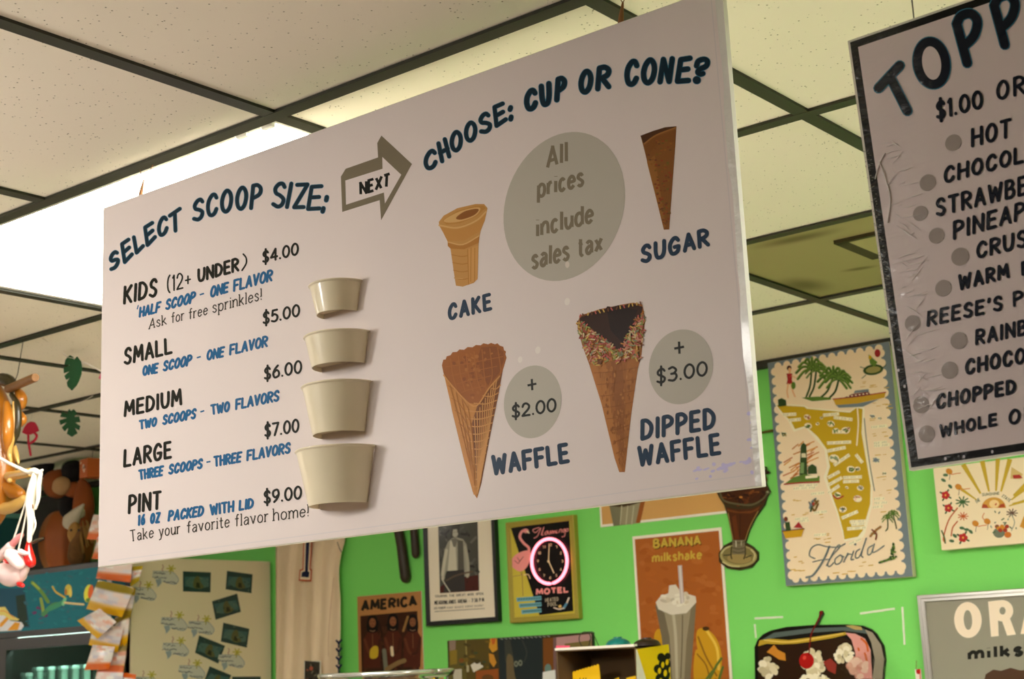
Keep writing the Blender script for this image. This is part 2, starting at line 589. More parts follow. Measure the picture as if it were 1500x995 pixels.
def ceiling_mat():
    M = mat('ceiling_tile', lin((231, 222, 202), 1.1), .95)
    nt = M.node_tree
    b = nt.nodes['Principled BSDF']
    tc = nt.nodes.new('ShaderNodeTexCoord')
    vo = nt.nodes.new('ShaderNodeTexVoronoi')
    vo.inputs['Scale'].default_value = 105
    nt.links.new(tc.outputs['Object'], vo.inputs['Vector'])
    ns = nt.nodes.new('ShaderNodeTexNoise')
    ns.inputs['Scale'].default_value = 55
    nt.links.new(tc.outputs['Object'], ns.inputs['Vector'])
    # pin holes: near a cell's centre, only where the noise is high
    r1 = nt.nodes.new('ShaderNodeMapRange')
    r1.inputs['From Min'].default_value = .10
    r1.inputs['From Max'].default_value = .17
    r1.inputs['To Min'].default_value = 1
    r1.inputs['To Max'].default_value = 0
    nt.links.new(vo.outputs['Distance'], r1.inputs['Value'])
    r2 = nt.nodes.new('ShaderNodeMapRange')
    r2.inputs['From Min'].default_value = .47
    r2.inputs['From Max'].default_value = .57
    nt.links.new(ns.outputs['Fac'], r2.inputs['Value'])
    mu = nt.nodes.new('ShaderNodeMath')
    mu.operation = 'MULTIPLY'
    nt.links.new(r1.outputs[0], mu.inputs[0])
    nt.links.new(r2.outputs[0], mu.inputs[1])
    mx = nt.nodes.new('ShaderNodeMix')
    mx.data_type = 'RGBA'
    mx.inputs['A'].default_value = lin((231, 222, 202), 1.1)
    mx.inputs['B'].default_value = lin((120, 108, 80))
    nt.links.new(mu.outputs[0], mx.inputs['Factor'])
    nt.links.new(mx.outputs['Result'], b.inputs['Base Color'])
    bp = nt.nodes.new('ShaderNodeBump')
    bp.inputs['Strength'].default_value = .5
    bp.inputs['Distance'].default_value = -.002
    nt.links.new(mu.outputs[0], bp.inputs['Height'])
    nt.links.new(bp.outputs['Normal'], b.inputs['Normal'])
    return M


XL, XR, YB = -7.4, 3.4, -3.6
M_ceil = ceiling_mat()
M_floor2 = mat('dark_floor_tile', lin((84, 70, 62)), .5, var=.15, bscale=3)
struct(box('floor', XL, XR, 1.1, WALL + .1, -.1, 0, M_floor))
struct(box('floor_front', XL, XR, YB, 1.1, -.1, 0, M_floor2))  # unseen front floor, made dark to cut bounce onto the signs
struct(box('wall_back', XL - .1, XR + .1, WALL, WALL + .1, 0, HC + .1, M_green))
struct(box('wall_left', XL - .1, XL, YB, WALL, 0, HC + .1, M_cream))
struct(box('wall_right', XR, XR + .1, YB, WALL, 0, HC + .1, M_rear))
struct(box('wall_front', XL - .1, XR + .1, YB - .1, YB, 0, HC + .1, M_rear))
lit = set()
for cx, cy in LIGHT_CELLS:
    lit.add((cx, cy))
    lit.add((cx + 1, cy))
VENT = (0, 2)
bm = bmesh.new()
i0, i1 = int((XL - B0) // T), int((XR - B0) // T) + 1
j0, j1 = int((YB - A0) // T), int((WALL - A0) // T) + 1
for i in range(i0, i1):
    for j in range(j0, j1):
        if (i, j) in lit or (i, j) == VENT:
            continue
        x0, x1 = max(XL, B0 + i * T), min(XR, B0 + (i + 1) * T)
        y0, y1 = max(YB, A0 + j * T), min(WALL, A0 + (j + 1) * T)
        add_box(bm, x0 + .004, x1 - .004, y0 + .004, y1 - .004, HC + .003, HC + .018)
struct(bm_obj('ceiling', bm, M_ceil))
struct(box('ceiling_slab', XL, XR, YB, WALL, HC + .1, HC + .2, M_cream))
bm = bmesh.new()
no_bar = {(cx + 1, cy) for cx, cy in LIGHT_CELLS}
for i in range(i0, i1 + 1):
    x = B0 + i * T
    if not XL < x < XR:
        continue
    for j in range(j0, j1):
        y0, y1 = max(YB, A0 + j * T), min(WALL, A0 + (j + 1) * T)
        if (i, j) not in no_bar and y1 > y0:
            add_box(bm, x - .013, x + .013, y0, y1, HC - .002, HC + .003)
            add_box(bm, x - .002, x + .002, y0, y1, HC + .003, HC + .04)
for j in range(j0, j1 + 1):
    y = A0 + j * T
    if YB < y < WALL:
        add_box(bm, XL, XR, y - .013, y + .013, HC - .0025, HC + .0025)
        add_box(bm, XL, XR, y - .002, y + .002, HC + .0025, HC + .04)
struct(bm_obj('trim_1', bm, M_grid))                       # the black T-bar grid
struct(box('trim_2', XL, XR, WALL - .022, WALL - .0005, HC - .02, HC + .003, M_grid))   # wall angle
M_diff = mat('lamp_diffuser', (250, 250, 245), .5, emit=LAMP_COL + (1,), es=LAMP)
M_tray = mat('lamp_tray', (235, 232, 222), .5)
LBL = ['bright rectangular fluorescent ceiling light panel behind the white hanging menu sign',
       'added unseen ceiling light panel in front of the menu sign, off the left edge', 'added unseen ceiling light panel behind the toppings sign',
       'added unseen ceiling light panel at the far right of the room', 'added unseen ceiling light panel at the far left of the room']
for k, (cx, cy) in enumerate(LIGHT_CELLS):
    x0, x1, y0, y1 = B0 + cx * T + .008, B0 + (cx + 2) * T - .008, A0 + cy * T + .008, A0 + (cy + 1) * T - .008
    t = thing('ceiling_light', LBL[k], 'ceiling light', ((x0 + x1) / 2, (y0 + y1) / 2, HC + .003), 'ceiling light panels')
    bm = bmesh.new()
    fw = .022
    for a, b_, c, d in ((x0, x1, y0, y0 + fw), (x0, x1, y1 - fw, y1), (x0, x0 + fw, y0 + fw, y1 - fw), (x1 - fw, x1, y0 + fw, y1 - fw)):
        add_box(bm, a, b_, c, d, HC + .003, HC + .012)
    add_box(bm, x0, x1, y0, y1, HC + .06, HC + .07)
    bm_obj('frame', bm, M_tray, t)
    box('diffuser', x0 + fw, x1 - fw, y0 + fw, y1 - fw, HC + .006, HC + .009, M_diff, t)
    if k == 0:
        for px, py in ((412, 192), (345, 196)):
            q = on_z(px, py, HC)
            box('latch', q.x - .012, q.x + .012, y0 + .014, y0 + .022, HC - .003, HC + .006, M_tray, t)

# added globe pendant, out of view at the left, to light the menu sign
PX, PY, PZ = -2.5, .25, HC - .34
t = thing('added_pendant', 'added unseen globe lamp that lights the menu sign, off the left edge', 'lamp', (PX, PY, HC))
bm = bmesh.new()
add_lathe(bm, PX, PY, [(.05, HC - .02), (.055, HC - .012), (.055, HC - .001)], 20)
bm_obj('canopy', bm, M_tray, t, smooth=False)
bm = bmesh.new()
add_tube(bm, [(PX, PY, HC - .015), (PX, PY, PZ + .15)], .003, 8)
bm_obj('cord', bm, M_grid, t)
bm = bmesh.new()
add_lathe(bm, PX, PY, [(.03, PZ + .12), (.036, PZ + .135), (.03, PZ + .16)], 20)
bm_obj('socket', bm, M_grid, t)
bm = bmesh.new()
add_blob(bm, (PX, PY, PZ), (.13, .13, .13), 24)
bm_obj('globe', bm, mat('glowing_globe', (250, 245, 235), .4, emit=LAMP_COL + (1,), es=ADDED_PENDANT), t, smooth=True)

# stained air vent tile
x0, x1, y0, y1 = B0 + .004, B0 + T - .004, A0 + 2 * T + .004, A0 + 3 * T - .004
t = thing('ceiling_vent', 'khaki dust-stained air vent tile in the ceiling between the two signs', 'air vent', ((x0 + x1) / 2, (y0 + y1) / 2, HC + .003))


def vent_mat():
    M = mat('dusty_vent', lin((150, 140, 88)), .85)
    nt = M.node_tree
    b = nt.nodes['Principled BSDF']
    tc = nt.nodes.new('ShaderNodeTexCoord')
    n = nt.nodes.new('ShaderNodeTexNoise')
    n.inputs['Scale'].default_value = 9
    nt.links.new(tc.outputs['Object'], n.inputs['Vector'])
    cur = None
    for (px, py), (qx, qy), wd in (((1110, 365), (1225, 340), .035), ((1150, 412), (1205, 428), .06), ((1235, 400), (1285, 392), .02)):
        c0, c1 = on_z(px, py, HC), on_z(qx, qy, HC)      # a dust smear from c0 to c1
        d_ = c1 - c0
        mp = nt.nodes.new('ShaderNodeMapping')
        mp.vector_type = 'TEXTURE'
        mid = (c0 + c1) / 2 - Vector(((B0 + B0 + T) / 2, (A0 + 2 * T + A0 + 3 * T) / 2, HC + .003))
        mp.inputs['Location'].default_value = (mid.x, mid.y, 0)
        mp.inputs['Rotation'].default_value = (0, 0, math.atan2(d_.y, d_.x))
        mp.inputs['Scale'].default_value = (d_.length * .6, wd, 1)
        nt.links.new(tc.outputs['Object'], mp.inputs['Vector'])
        sx = nt.nodes.new('ShaderNodeSeparateXYZ')
        nt.links.new(mp.outputs['Vector'], sx.inputs[0])
        cb = nt.nodes.new('ShaderNodeCombineXYZ')
        nt.links.new(sx.outputs['X'], cb.inputs['X'])
        nt.links.new(sx.outputs['Y'], cb.inputs['Y'])
        ln = nt.nodes.new('ShaderNodeVectorMath')
        ln.operation = 'LENGTH'
        nt.links.new(cb.outputs[0], ln.inputs[0])
        mr = nt.nodes.new('ShaderNodeMapRange')
        mr.interpolation_type = 'SMOOTHSTEP'
        mr.inputs['From Min'].default_value = .1
        mr.inputs['From Max'].default_value = 1.2
        mr.inputs['To Min'].default_value = .75
        mr.inputs['To Max'].default_value = 0
        nt.links.new(ln.outputs['Value'], mr.inputs['Value'])
        if cur is None:
            cur = mr.outputs[0]
        else:
            mxm = nt.nodes.new('ShaderNodeMath')
            mxm.operation = 'MAXIMUM'
            nt.links.new(cur, mxm.inputs[0])
            nt.links.new(mr.outputs[0], mxm.inputs[1])
            cur = mxm.outputs[0]
    mx = nt.nodes.new('ShaderNodeMix')
    mx.data_type = 'RGBA'
    mx.inputs['A'].default_value = lin((160, 148, 98))
    mx.inputs['B'].default_value = lin((86, 72, 32))
    nt.links.new(cur, mx.inputs['Factor'])
    nt.links.new(mx.outputs['Result'], b.inputs['Base Color'])
    return M


M_vent = vent_mat()
box('vent_panel', x0, x1, y0, y1, HC + .004, HC + .016, M_vent, t)
a, b_, c = on_z(1223, 356, HC), on_z(1224, 389, HC), on_z(1290, 352, HC)
gx0, gx1, gy0, gy1 = a.x, x1 - .13, min(a.y, c.y) + .0, b_.y
bm = bmesh.new()
for q in ((gx0, gx0 + .03, gy0, gy1), (gx0, gx1, gy0 - .006, gy0 + .006), (gx0, gx1, gy1 - .006, gy1 + .006), (gx1 - .03, gx1, gy0, gy1)):
    add_box(bm, q[0], q[1], q[2], q[3], HC - .004, HC + .004)
bm_obj('slot_edge', bm, mat('vent_dark', lin((62, 54, 22)), .8), t)
box('deflector', gx0 + .03, gx1 - .03, gy0 + .006, gy1 - .006, HC - .004, HC + .0, mat('vent_plate', lin((172, 160, 108)), .7), t)

# ------------------------------------------------------------------ the menu sign
YS = A0
M_board = mat('foam_board_edge', (226, 220, 206), .6)
M_print = print_mat('menu_print', .5, coat=.03, crough=.2)
M_film = mat('clear_film_edge', (225, 222, 215), .18, bump=.6, bscale=60, coat=.6)
sx0, sx1, sz0, sz1 = -2.096, -.8435, CZ + .188, CZ + .812
t = menu = thing('menu_sign', 'large white hanging scoop size and cone menu sign with four paper cups', 'sign', (-1.47, YS + .006, sz0))
box('panel', sx0, sx1, YS, YS + .012, sz0, sz1, M_board, t, bevel=.0015)
P_S = flat_y(YS)
WH = (216, 205, 202)
a = Art(P_S, (0, -1, 0), GAIN_S, base=.0002)
a.world([(sx0 + .0015, YS, sz0 + .0015), (sx1 - .0015, YS, sz0 + .0015), (sx1 - .0015, YS, sz1 - .0015), (sx0 + .0015, YS, sz1 - .0015)], WH)
# faded film seam, small paint specks and, last, painted film glare
a.crop(0, 0, 1)
for x, y, r in ((831, 442, 4), (788, 513, 4), (762, 527, 3.5), (798, 548, 3.5), (795, 565, 3.5), (831, 386, 4)):
    a.ell(x, y, r, r * 1.4, (226, 218, 212), 10, 10)
a.stroke([(160, 822), (600, 765), (1112, 694)], 1.6, (207, 199, 199))
a.stroke([(1042, 0), (1104, 690)], 1.2, (204, 196, 196))
for k in range(36):  # lilac glare of the film at lower right, painted as flecks
    random.seed(k)
    u = random.random()
    px, py = 1010 + u * 95, 706 - u * 14 - random.random() * 22
    if random.random() < .4:
        px, py = 1096 + random.random() * 8, 600 + random.random() * 90
    a.ell(px, py, 2 + random.random() * 4, 1.2 + random.random() * 2, (196, 188, 222), -20, 8)
a.build('face', M_print, t)

NAVY, HALO, BLK, BLU, LAB = (13, 38, 52), (58, 112, 138), (24, 24, 18), (34, 92, 136), (36, 56, 78)
a = Art(P_S, (0, -1, 0), GAIN_S, base=.0004)
a.crop(150, 250, 6.22)
HL = (9, HALO)
for c, q in [('S', ((72, 945), (162, 850), (58, 770), (148, 705))), ('E', ((198, 862), (284, 765), (168, 660), (250, 607))),
             ('L', ((306, 775), (386, 690), (276, 600), (350, 540))), ('E', ((405, 707), (494, 607), (378, 508), (468, 455))),
             ('C', ((506, 632), (604, 562), (500, 446), (598, 393))), ('T', ((612, 592), (724, 535), (600, 408), (722, 322))),
             ('S', ((818, 482), (928, 440), (824, 280), (936, 230))), ('C', ((948, 442), (1055, 402), (946, 226), (1062, 190)))]:
    a.text(c, *q, 30, NAVY, halo=HL)
a.crop(320, 250, 8.333)
HL = (12, HALO)
for c, q in [('O', ((20, 540), (172, 505), (30, 240), (186, 208))), ('O', ((204, 502), (352, 475), (214, 203), (372, 172))),
             ('P', ((378, 482), (520, 465), (408, 168), (548, 148))), ('S', ((638, 465), (812, 458), (674, 148), (850, 132))),
             ('I', ((812, 468), (858, 466), (872, 138), (920, 138))), ('Z', ((902, 470), (1060, 466), (942, 156), (1118, 148))),
             ('E', ((1072, 492), (1256, 482), (1126, 180), (1288, 168)))]:
    a.text(c, *q, 42, NAVY, halo=HL)
for wd, cl in ((62, HALO), (48, NAVY)):
    a.stroke([(1326, 325), (1318, 362)], wd, cl)
    a.stroke([(1284, 462), (1274, 500)], wd, cl)
a.crop(610, 140, 7.5)
HL = (11, HALO)
for c, q in [('C', ((88, 845), (238, 788), (78, 640), (224, 560))), ('O', ((374, 640), (512, 606), (366, 402), (508, 362))),
             ('O', ((530, 534), (668, 498), (522, 300), (670, 258))), ('S', ((694, 448), (842, 388), (676, 222), (812, 155))),
             ('E', ((868, 368), (1004, 270), (842, 112), (968, 62)))]:
    a.text(c, *q, 42, NAVY, halo=HL)
for wd, cl in ((53, HALO), (42, NAVY)):
    for q in ([(245, 528), (285, 722)], [(314, 482), (362, 670)], [(262, 632), (345, 585)]):
        a.stroke(q, wd, cl)
    a.stroke([(1038, 132), (1030, 156)], wd + 6, cl)
    a.stroke([(1044, 235), (1038, 262)], wd + 6, cl)
a.crop(760, 70, 5.172)
HL = (9, HALO)
for c, q in [('C', ((46, 500), (148, 462), (38, 330), (144, 290))), ('U', ((162, 456), (252, 438), (152, 282), (248, 246))),
             ('P', ((270, 418), (352, 400), (280, 226), (374, 206))), ('O', ((452, 368), (560, 340), (458, 178), (570, 146))),
             ('R', ((580, 334), (700, 310), (598, 140), (702, 122))), ('C', ((798, 302), (908, 290), (804, 96), (922, 80))),
             ('O', ((920, 288), (1038, 282), (938, 84), (1056, 66))), ('N', ((1050, 278), (1156, 274), (1082, 72), (1184, 64))),
             ('E', ((1182, 274), (1304, 266), (1216, 76), (1320, 58)))]:
    a.text(c, *q, 37, NAVY, halo=HL)
for wd, cl in ((46, HALO), (37, NAVY)):
    a.stroke([(1348, 138), (1362, 102), (1405, 88), (1430, 104), (1420, 140), (1372, 164), (1358, 186), (1376, 200), (1396, 196)], wd, cl, True)
    a.ell(1350, 246, (wd + 20) / 2, (wd + 20) / 2, cl)
a.build('heading_lettering', M_print, t)

# arrow
a = Art(P_S, (0, -1, 0), GAIN_S, base=.0004)
a.crop(490, 190, 7.108)
AG = (118, 108, 88)
a.poly([(490, 62), (808, 358), (487, 945), (472, 735), (82, 858), (68, 490), (118, 408), (455, 290), (447, 140)], AG)
a.poly([(500, 285), (697, 470), (527, 770), (517, 655), (122, 782), (115, 530), (502, 408)], WH)
a.text('NEXT', (262, 692), (582, 598), (258, 548), (592, 440), 29, (18, 18, 14), gap=.12, caps='butt')
a.build('arrow', M_print, t)

# sizes and prices
a = Art(P_S, (0, -1, 0), GAIN_S, base=.0004)
a.crop(170, 350, 5.357)
a.text('KIDS', (55, 520), (325, 455), (62, 370), (335, 300), 24, BLK)
a.text('(12+', (400, 425), (590, 375), (400, 295), (590, 245), 13, BLK)
a.text('UNDER', (638, 348), (970, 255), (640, 235), (968, 140), 22, BLK, gap=.18)
a.stroke([(1000, 120), (1022, 150), (1022, 195), (990, 248)], 13, BLK, True)
a.text('$4.00', (1147, 197), (1437, 128), (1147, 97), (1437, 22), 17, BLK, gap=.16)
a.text('HALF', (178, 622), (345, 578), (185, 535), (362, 485), 18.5, BLU, gap=.16)
a.stroke([(176, 524), (168, 550)], 9, BLU)
a.text('SCOOP', (383, 565), (615, 505), (395, 475), (638, 405), 18.5, BLU, gap=.16)
a.stroke([(658, 440), (692, 429)], 12, BLU, caps='butt')
a.text('ONE', (735, 470), (882, 422), (745, 370), (892, 333), 19, BLU, gap=.16)
a.text('FLAVOR', (918, 420), (1228, 333), (922, 320), (1240, 233), 19, BLU, gap=.14)
BR_ = (56, 50, 42)
SE = dict(gap=.2, serif=.11)
a.text('Ask', (257, 712), (400, 672), (270, 626), (392, 590), 8.8, BR_, **SE)
a.text('for', (435, 665), (537, 638), (435, 580), (537, 554), 8.8, BR_, **SE)
a.text('free', (572, 635), (722, 595), (572, 548), (722, 510), 8.8, BR_, **SE)
a.text('sprinkles!', (757, 585), (1147, 480), (757, 492), (1147, 386), 8.8, BR_, **SE)
a.text('$5.00', (1150, 678), (1447, 610), (1150, 574), (1447, 505), 17, BLK, gap=.16)
a.crop(170, 480, 5.357)
a.text('SMALL', (58, 302), (447, 205), (65, 160), (440, 70), 23, BLK)
a.text('ONE', (205, 385), (330, 360), (210, 300), (342, 272), 18.5, BLU, gap=.16)
a.text('SCOOP', (363, 350), (590, 300), (375, 262), (608, 205), 18.5, BLU, gap=.16)
a.stroke([(635, 238), (667, 228)], 12, BLU, caps='butt')
a.text('ONE', (708, 265), (847, 233), (715, 175), (862, 143), 18.5, BLU, gap=.16)
a.text('FLAVOR', (888, 222), (1192, 153), (892, 132), (1200, 57), 18.5, BLU, gap=.14)
a.text('$6.00', (1160, 417), (1463, 360), (1160, 314), (1463, 248), 17, BLK, gap=.16)
a.text('MEDIUM', (60, 706), (522, 610), (65, 577), (520, 472), 23, BLK)
a.text('TWO', (185, 805), (320, 777), (178, 727), (332, 697), 18.5, BLU, gap=.16)
a.text('SCOOPS', (360, 770), (627, 718), (370, 685), (642, 628), 18.5, BLU, gap=.16)
a.stroke([(663, 663), (694, 653)], 12, BLU, caps='butt')
a.text('TWO', (748, 690), (892, 662), (738, 605), (902, 572), 18.5, BLU, gap=.16)
a.text('FLAVORS', (935, 650), (1282, 580), (938, 560), (1290, 484), 18.5, BLU, gap=.14)
a.crop(170, 600, 4.973)
a.text('$7.00', (1080, 207), (1338, 168), (1080, 107), (1338, 62), 16, BLK, gap=.16)
a.text('LARGE', (52, 427), (410, 357), (58, 290), (408, 226), 22, BLK)
a.text('THREE', (170, 518), (342, 486), (160, 440), (357, 404), 17.5, BLU, gap=.16)
a.text('SCOOPS', (378, 480), (630, 433), (388, 398), (642, 352), 17.5, BLU, gap=.16)
a.stroke([(660, 385), (690, 379)], 11, BLU, caps='butt')
a.text('THREE', (714, 422), (912, 387), (708, 340), (927, 302), 17.5, BLU, gap=.16)
a.text('FLAVORS', (950, 380), (1272, 321), (953, 295), (1280, 234), 17.5, BLU, gap=.14)
a.text('PINT', (86, 767), (332, 728), (92, 622), (335, 588), 22, BLK)
a.text('1', (158, 852), (177, 848), (162, 768), (181, 765), 17.5, BLU)
a.text('6', (180, 848), (214, 840), (184, 764), (217, 758), 16, BLU)
a.text('OZ', (245, 838), (322, 828), (252, 755), (330, 745), 17.5, BLU, gap=.16)
a.text('PACKED', (375, 820), (637, 780), (385, 735), (652, 695), 17.5, BLU, gap=.16)
a.text('WITH', (688, 776), (862, 748), (680, 690), (866, 660), 17.5, BLU, gap=.16)
a.text('LID', (893, 742), (1003, 722), (897, 660), (1010, 640), 17.5, BLU, gap=.18)
a.text('$9.00', (1075, 693), (1357, 655), (1073, 592), (1358, 550), 16, BLK, gap=.16)
a.text('Take', (108, 965), (277, 935), (100, 880), (277, 850), 8.2, BR_, **SE)
a.text('your', (314, 930), (470, 906), (314, 845), (470, 820), 8.2, BR_, **SE)
a.text('favorite', (517, 903), (830, 858), (517, 815), (830, 770), 8.2, BR_, **SE)
a.text('flavor', (867, 855), (1112, 818), (867, 765), (1112, 728), 8.2, BR_, **SE)
a.text('home!', (1145, 815), (1407, 780), (1145, 722), (1407, 690), 8.2, BR_, **SE)
a.build('price_lettering', M_print, t)

# cone pictures, discs and their words
GD = (178, 173, 161)
GT = (124, 114, 95)
a = Art(P_S, (0, -1, 0), GAIN_S, base=.0004)
a.crop(730, 180, 4.147)
a.circle(390, 507, 369, GD)
a.text('All', (290, 285), (427, 240), (297, 150), (425, 103), 20, GT, gap=.17, caps='butt')
a.text('prices', (235, 462), (525, 385), (237, 335), (525, 258), 20, GT, gap=.17, caps='butt')
a.text('include', (228, 702), (582, 608), (228, 572), (582, 478), 20, GT, gap=.17, caps='butt')
a.text('sales', (198, 897), (437, 835), (202, 766), (437, 702), 20, GT, gap=.17, caps='butt')
a.text('tax', (480, 822), (637, 780), (480, 692), (637, 650), 20, GT, gap=.17, caps='butt')
a.ell(420, 862, 13, 20, (205, 196, 186))
a.build('tax_notice', M_print, t)


def disc(nm, cr, c, hw, plus, ps, price, sw):
    d = Art(P_S, (0, -1, 0), GAIN_S, base=.0004)
    d.crop(*cr)
    d.circle(c[0], c[1], hw, GD)
    d.stroke([(plus[0] - ps, plus[1] + ps * .2), (plus[0] + ps, plus[1] - ps * .2)], sw, BLK, caps='butt')
    d.stroke([(plus[0] - 1, plus[1] - ps * 1.25), (plus[0] + 2, plus[1] + ps * 1.25)], sw, BLK, caps='butt')
    d.text(nm, *price, sw, BLK, gap=.15)
    d.build('price_disc', M_print, menu)


disc('$2.00', (630, 490, 3.98), (597, 393), 168, (595, 293), 26, ((475, 492), (740, 452), (475, 412), (738, 366)), 13)
disc('$3.00', (920, 470, 4.325), (333, 292), 203, (325, 171), 31, ((178, 405), (508, 350), (178, 305), (506, 250)), 15)
for word, cr, qd, sw, gp in (
        (('CAKE',), (630, 280, 4.975), (((128, 950), (456, 868), (132, 822), (446, 738)),), 26, .28),
        (('SUGAR',), (920, 170, 4.329), (((78, 944), (522, 826), (80, 820), (512, 704)),), 26, .24),
        (('WAFFLE',), (630, 490, 3.98), (((362, 828), (818, 750), (356, 704), (806, 628)),), 25, .22),
        (('DIPPED', 'WAFFLE'), (920, 470, 4.325), (((78, 764), (558, 688), (80, 624), (556, 543)), ((64, 930), (594, 850), (58, 795), (582, 706))), 27, .23)):
    a = Art(P_S, (0, -1, 0), GAIN_S, base=.0004)
    a.crop(*cr)
    for s_, q_ in zip(word, qd):
        a.text(s_, *q_, sw, LAB, gap=gp)
    a.build('cone_name', M_print, t)

# cake cone
a = Art(P_S, (0, -1, 0), GAIN_S * .82, base=.0004)
a.crop(630, 280, 4.975)
C1, C2, C3, C4 = (206, 152, 82), (188, 128, 58), (224, 178, 112), (150, 92, 36)
a.poly([(65, 225), (100, 180), (200, 125), (330, 95), (395, 95), (420, 125), (400, 215), (370, 290), (362, 330), (355, 375), (348, 640), (320, 670), (240, 697), (190, 690), (180, 630), (150, 420), (130, 400), (130, 370), (95, 300), (68, 250)], C1)
a.poly([(68, 252), (200, 262), (330, 215), (405, 150), (400, 215), (370, 290), (250, 360), (130, 368), (95, 300)], (204, 146, 74))
a.poly([(90, 215), (200, 145), (330, 108), (395, 108), (404, 126), (340, 185), (220, 235), (120, 245)], (196, 138, 66))
a.poly([(105, 210), (215, 150), (330, 120), (368, 130), (330, 182), (220, 222), (130, 230)], C3, True)
a.poly([(190, 196), (250, 150), (330, 130), (356, 140), (318, 178), (230, 208)], C4, True)
a.stroke([(68, 250), (200, 268), (335, 218), (410, 150)], 12, C3, True)
a.poly([(130, 372), (240, 392), (362, 325), (356, 378), (250, 425), (150, 420), (130, 400)], C2)
a.stroke([(132, 372), (240, 390), (360, 326)], 9, C3, True)
for k in range(4):
    y = 465 + k * 56
    a.stroke([(160 + k * 6, y), (230, y + 12), (276, y + 6)], 6, C2, True)
a.poly([(275, 425), (352, 395), (346, 645), (282, 680)], (216, 160, 88))
for x in (300, 328):
    a.stroke([(x, 415), (x - 2, 660)], 5, C2)
a.stroke([(276, 425), (283, 680)], 6, C2)
a.stroke([(182, 635), (240, 640)], 4, C3)
a.build('cake_cone_picture', M_print, t)
# sugar cone
a = Art(P_S, (0, -1, 0), GAIN_S * .82, base=.0004)
a.crop(920, 170, 4.329)
a.poly([(80, 125), (160, 95), (235, 72), (308, 65), (300, 200), (285, 400), (262, 720), (228, 722), (215, 670), (100, 200)], (140, 88, 36))
a.poly([(80, 125), (160, 95), (235, 72), (308, 65), (290, 82), (190, 112), (130, 150), (100, 175)], (84, 50, 20))
a.poly([(105, 190), (160, 140), (280, 96), (306, 80), (302, 165), (200, 160), (120, 260)], (134, 82, 32))
a.stroke([(104, 176), (180, 122), (304, 74)], 9, (168, 112, 52), True)
a.poly([(120, 290), (170, 250), (240, 700), (228, 716)], (160, 104, 44))
random.seed(3)
for k in range(110):
    v = random.random()
    x0_, x1_ = 95 + v * 130, 304 - v * 40
    x, y = x0_ + (x1_ - x0_) * random.uniform(.06, .94), 150 + v * 545
    a.ell(x, y, 9, 6, (136 + random.randint(-24, 22), 84 + random.randint(-18, 16), 34), 0, 8)
a.build('sugar_cone_picture', M_print, t)
# waffle cone
a = Art(P_S, (0, -1, 0), GAIN_S * .82, base=.0004)
a.crop(630, 490, 3.98)
random.seed(5)
edge = [(70, 180), (78, 148), (92, 146), (98, 128), (120, 122), (132, 104), (158, 102), (172, 88), (200, 90), (220, 74), (248, 76), (268, 62), (296, 64), (312, 52), (340, 58), (356, 50), (380, 58), (394, 52), (408, 66), (428, 72), (432, 92), (444, 100), (440, 116), (447, 136)]
a.poly(edge + [(425, 210), (400, 350), (350, 600), (300, 870), (275, 957), (250, 920), (200, 740), (130, 450), (95, 270)], (192, 124, 52))
a.poly([(82, 235), (150, 320), (230, 402), (276, 412), (240, 520), (300, 860), (275, 950), (250, 915), (200, 735), (132, 450)], (204, 138, 64))
a.poly([(425, 212), (400, 350), (350, 600), (300, 870), (278, 945), (262, 700), (245, 520), (280, 408), (345, 312), (400, 245)], (128, 74, 28))
a.poly(edge + [(420, 225), (350, 310), (310, 365), (280, 410), (230, 400), (150, 320), (80, 230)], (166, 96, 34))
a.poly([(300, 75), (380, 70), (428, 100), (432, 150), (405, 225), (340, 300), (300, 230), (280, 130)], (144, 80, 28))
for k in range(120):
    x, y = random.uniform(95, 430), random.uniform(80, 380)
    if abs(x - 262) * 1.15 + (y - 80) * .62 < 195 and y > 105 and y > 205 - (x - 70) * .6 and x < 420:
        a.ell(x, y, random.uniform(6, 16), random.uniform(5, 12), random.choice([(150, 84, 28), (174, 104, 40), (140, 76, 26), (184, 114, 48)]), random.uniform(-40, 40), 8)
for k in range(7):
    x = 120 + k * 46
    a.stroke([(x, 125 - k * 9 + abs(k - 4) * 4), (x + 14, 240), (min(x + 40, 330), 330)], 6, (178, 107, 42), True)
for k in range(4):
    a.stroke([(95 + k * 30, 190 + k * 50), (220, 170 + k * 52), (425 - k * 34, 130 + k * 56)], 5, (177, 105, 41), True)
for k in range(9):
    f = k / 8
    a.stroke([(390 - f * 130, 262 + f * 220), (345 - f * 72, 560 + f * 140), (280, 930)], 6 - f, (214, 152, 82), True)
for k in range(15):
    y = 290 + k * 44
    r_ = 412 - (y - 290) * .215
    l_ = max(250 - k * 2, 362 - k * 52) if k < 3 else 236 + (k - 3) * 1.8 - (26 if k < 8 else 0)
    a.stroke([(l_, y + 24), ((l_ + r_) / 2, y + 28), (r_, y + 6)], 6, (212, 150, 80), True)
for k in range(7):
    a.stroke([(108 + k * 20, 300 + k * 72), (160 + k * 14, 336 + k * 70), (228 + k * 3, 440 + k * 60)], 5, (182, 116, 48), True)
for k in range(4):
    a.stroke([(120 + k * 34, 300 + k * 40), (180 + k * 24, 540 + k * 30), (262, 880)], 5, (184, 118, 50), True)
a.stroke([(82, 238), (150, 322), (230, 404), (280, 412), (345, 316), (408, 244)], 8, (216, 152, 80), True)
a.build('waffle_cone_picture', M_print, t)
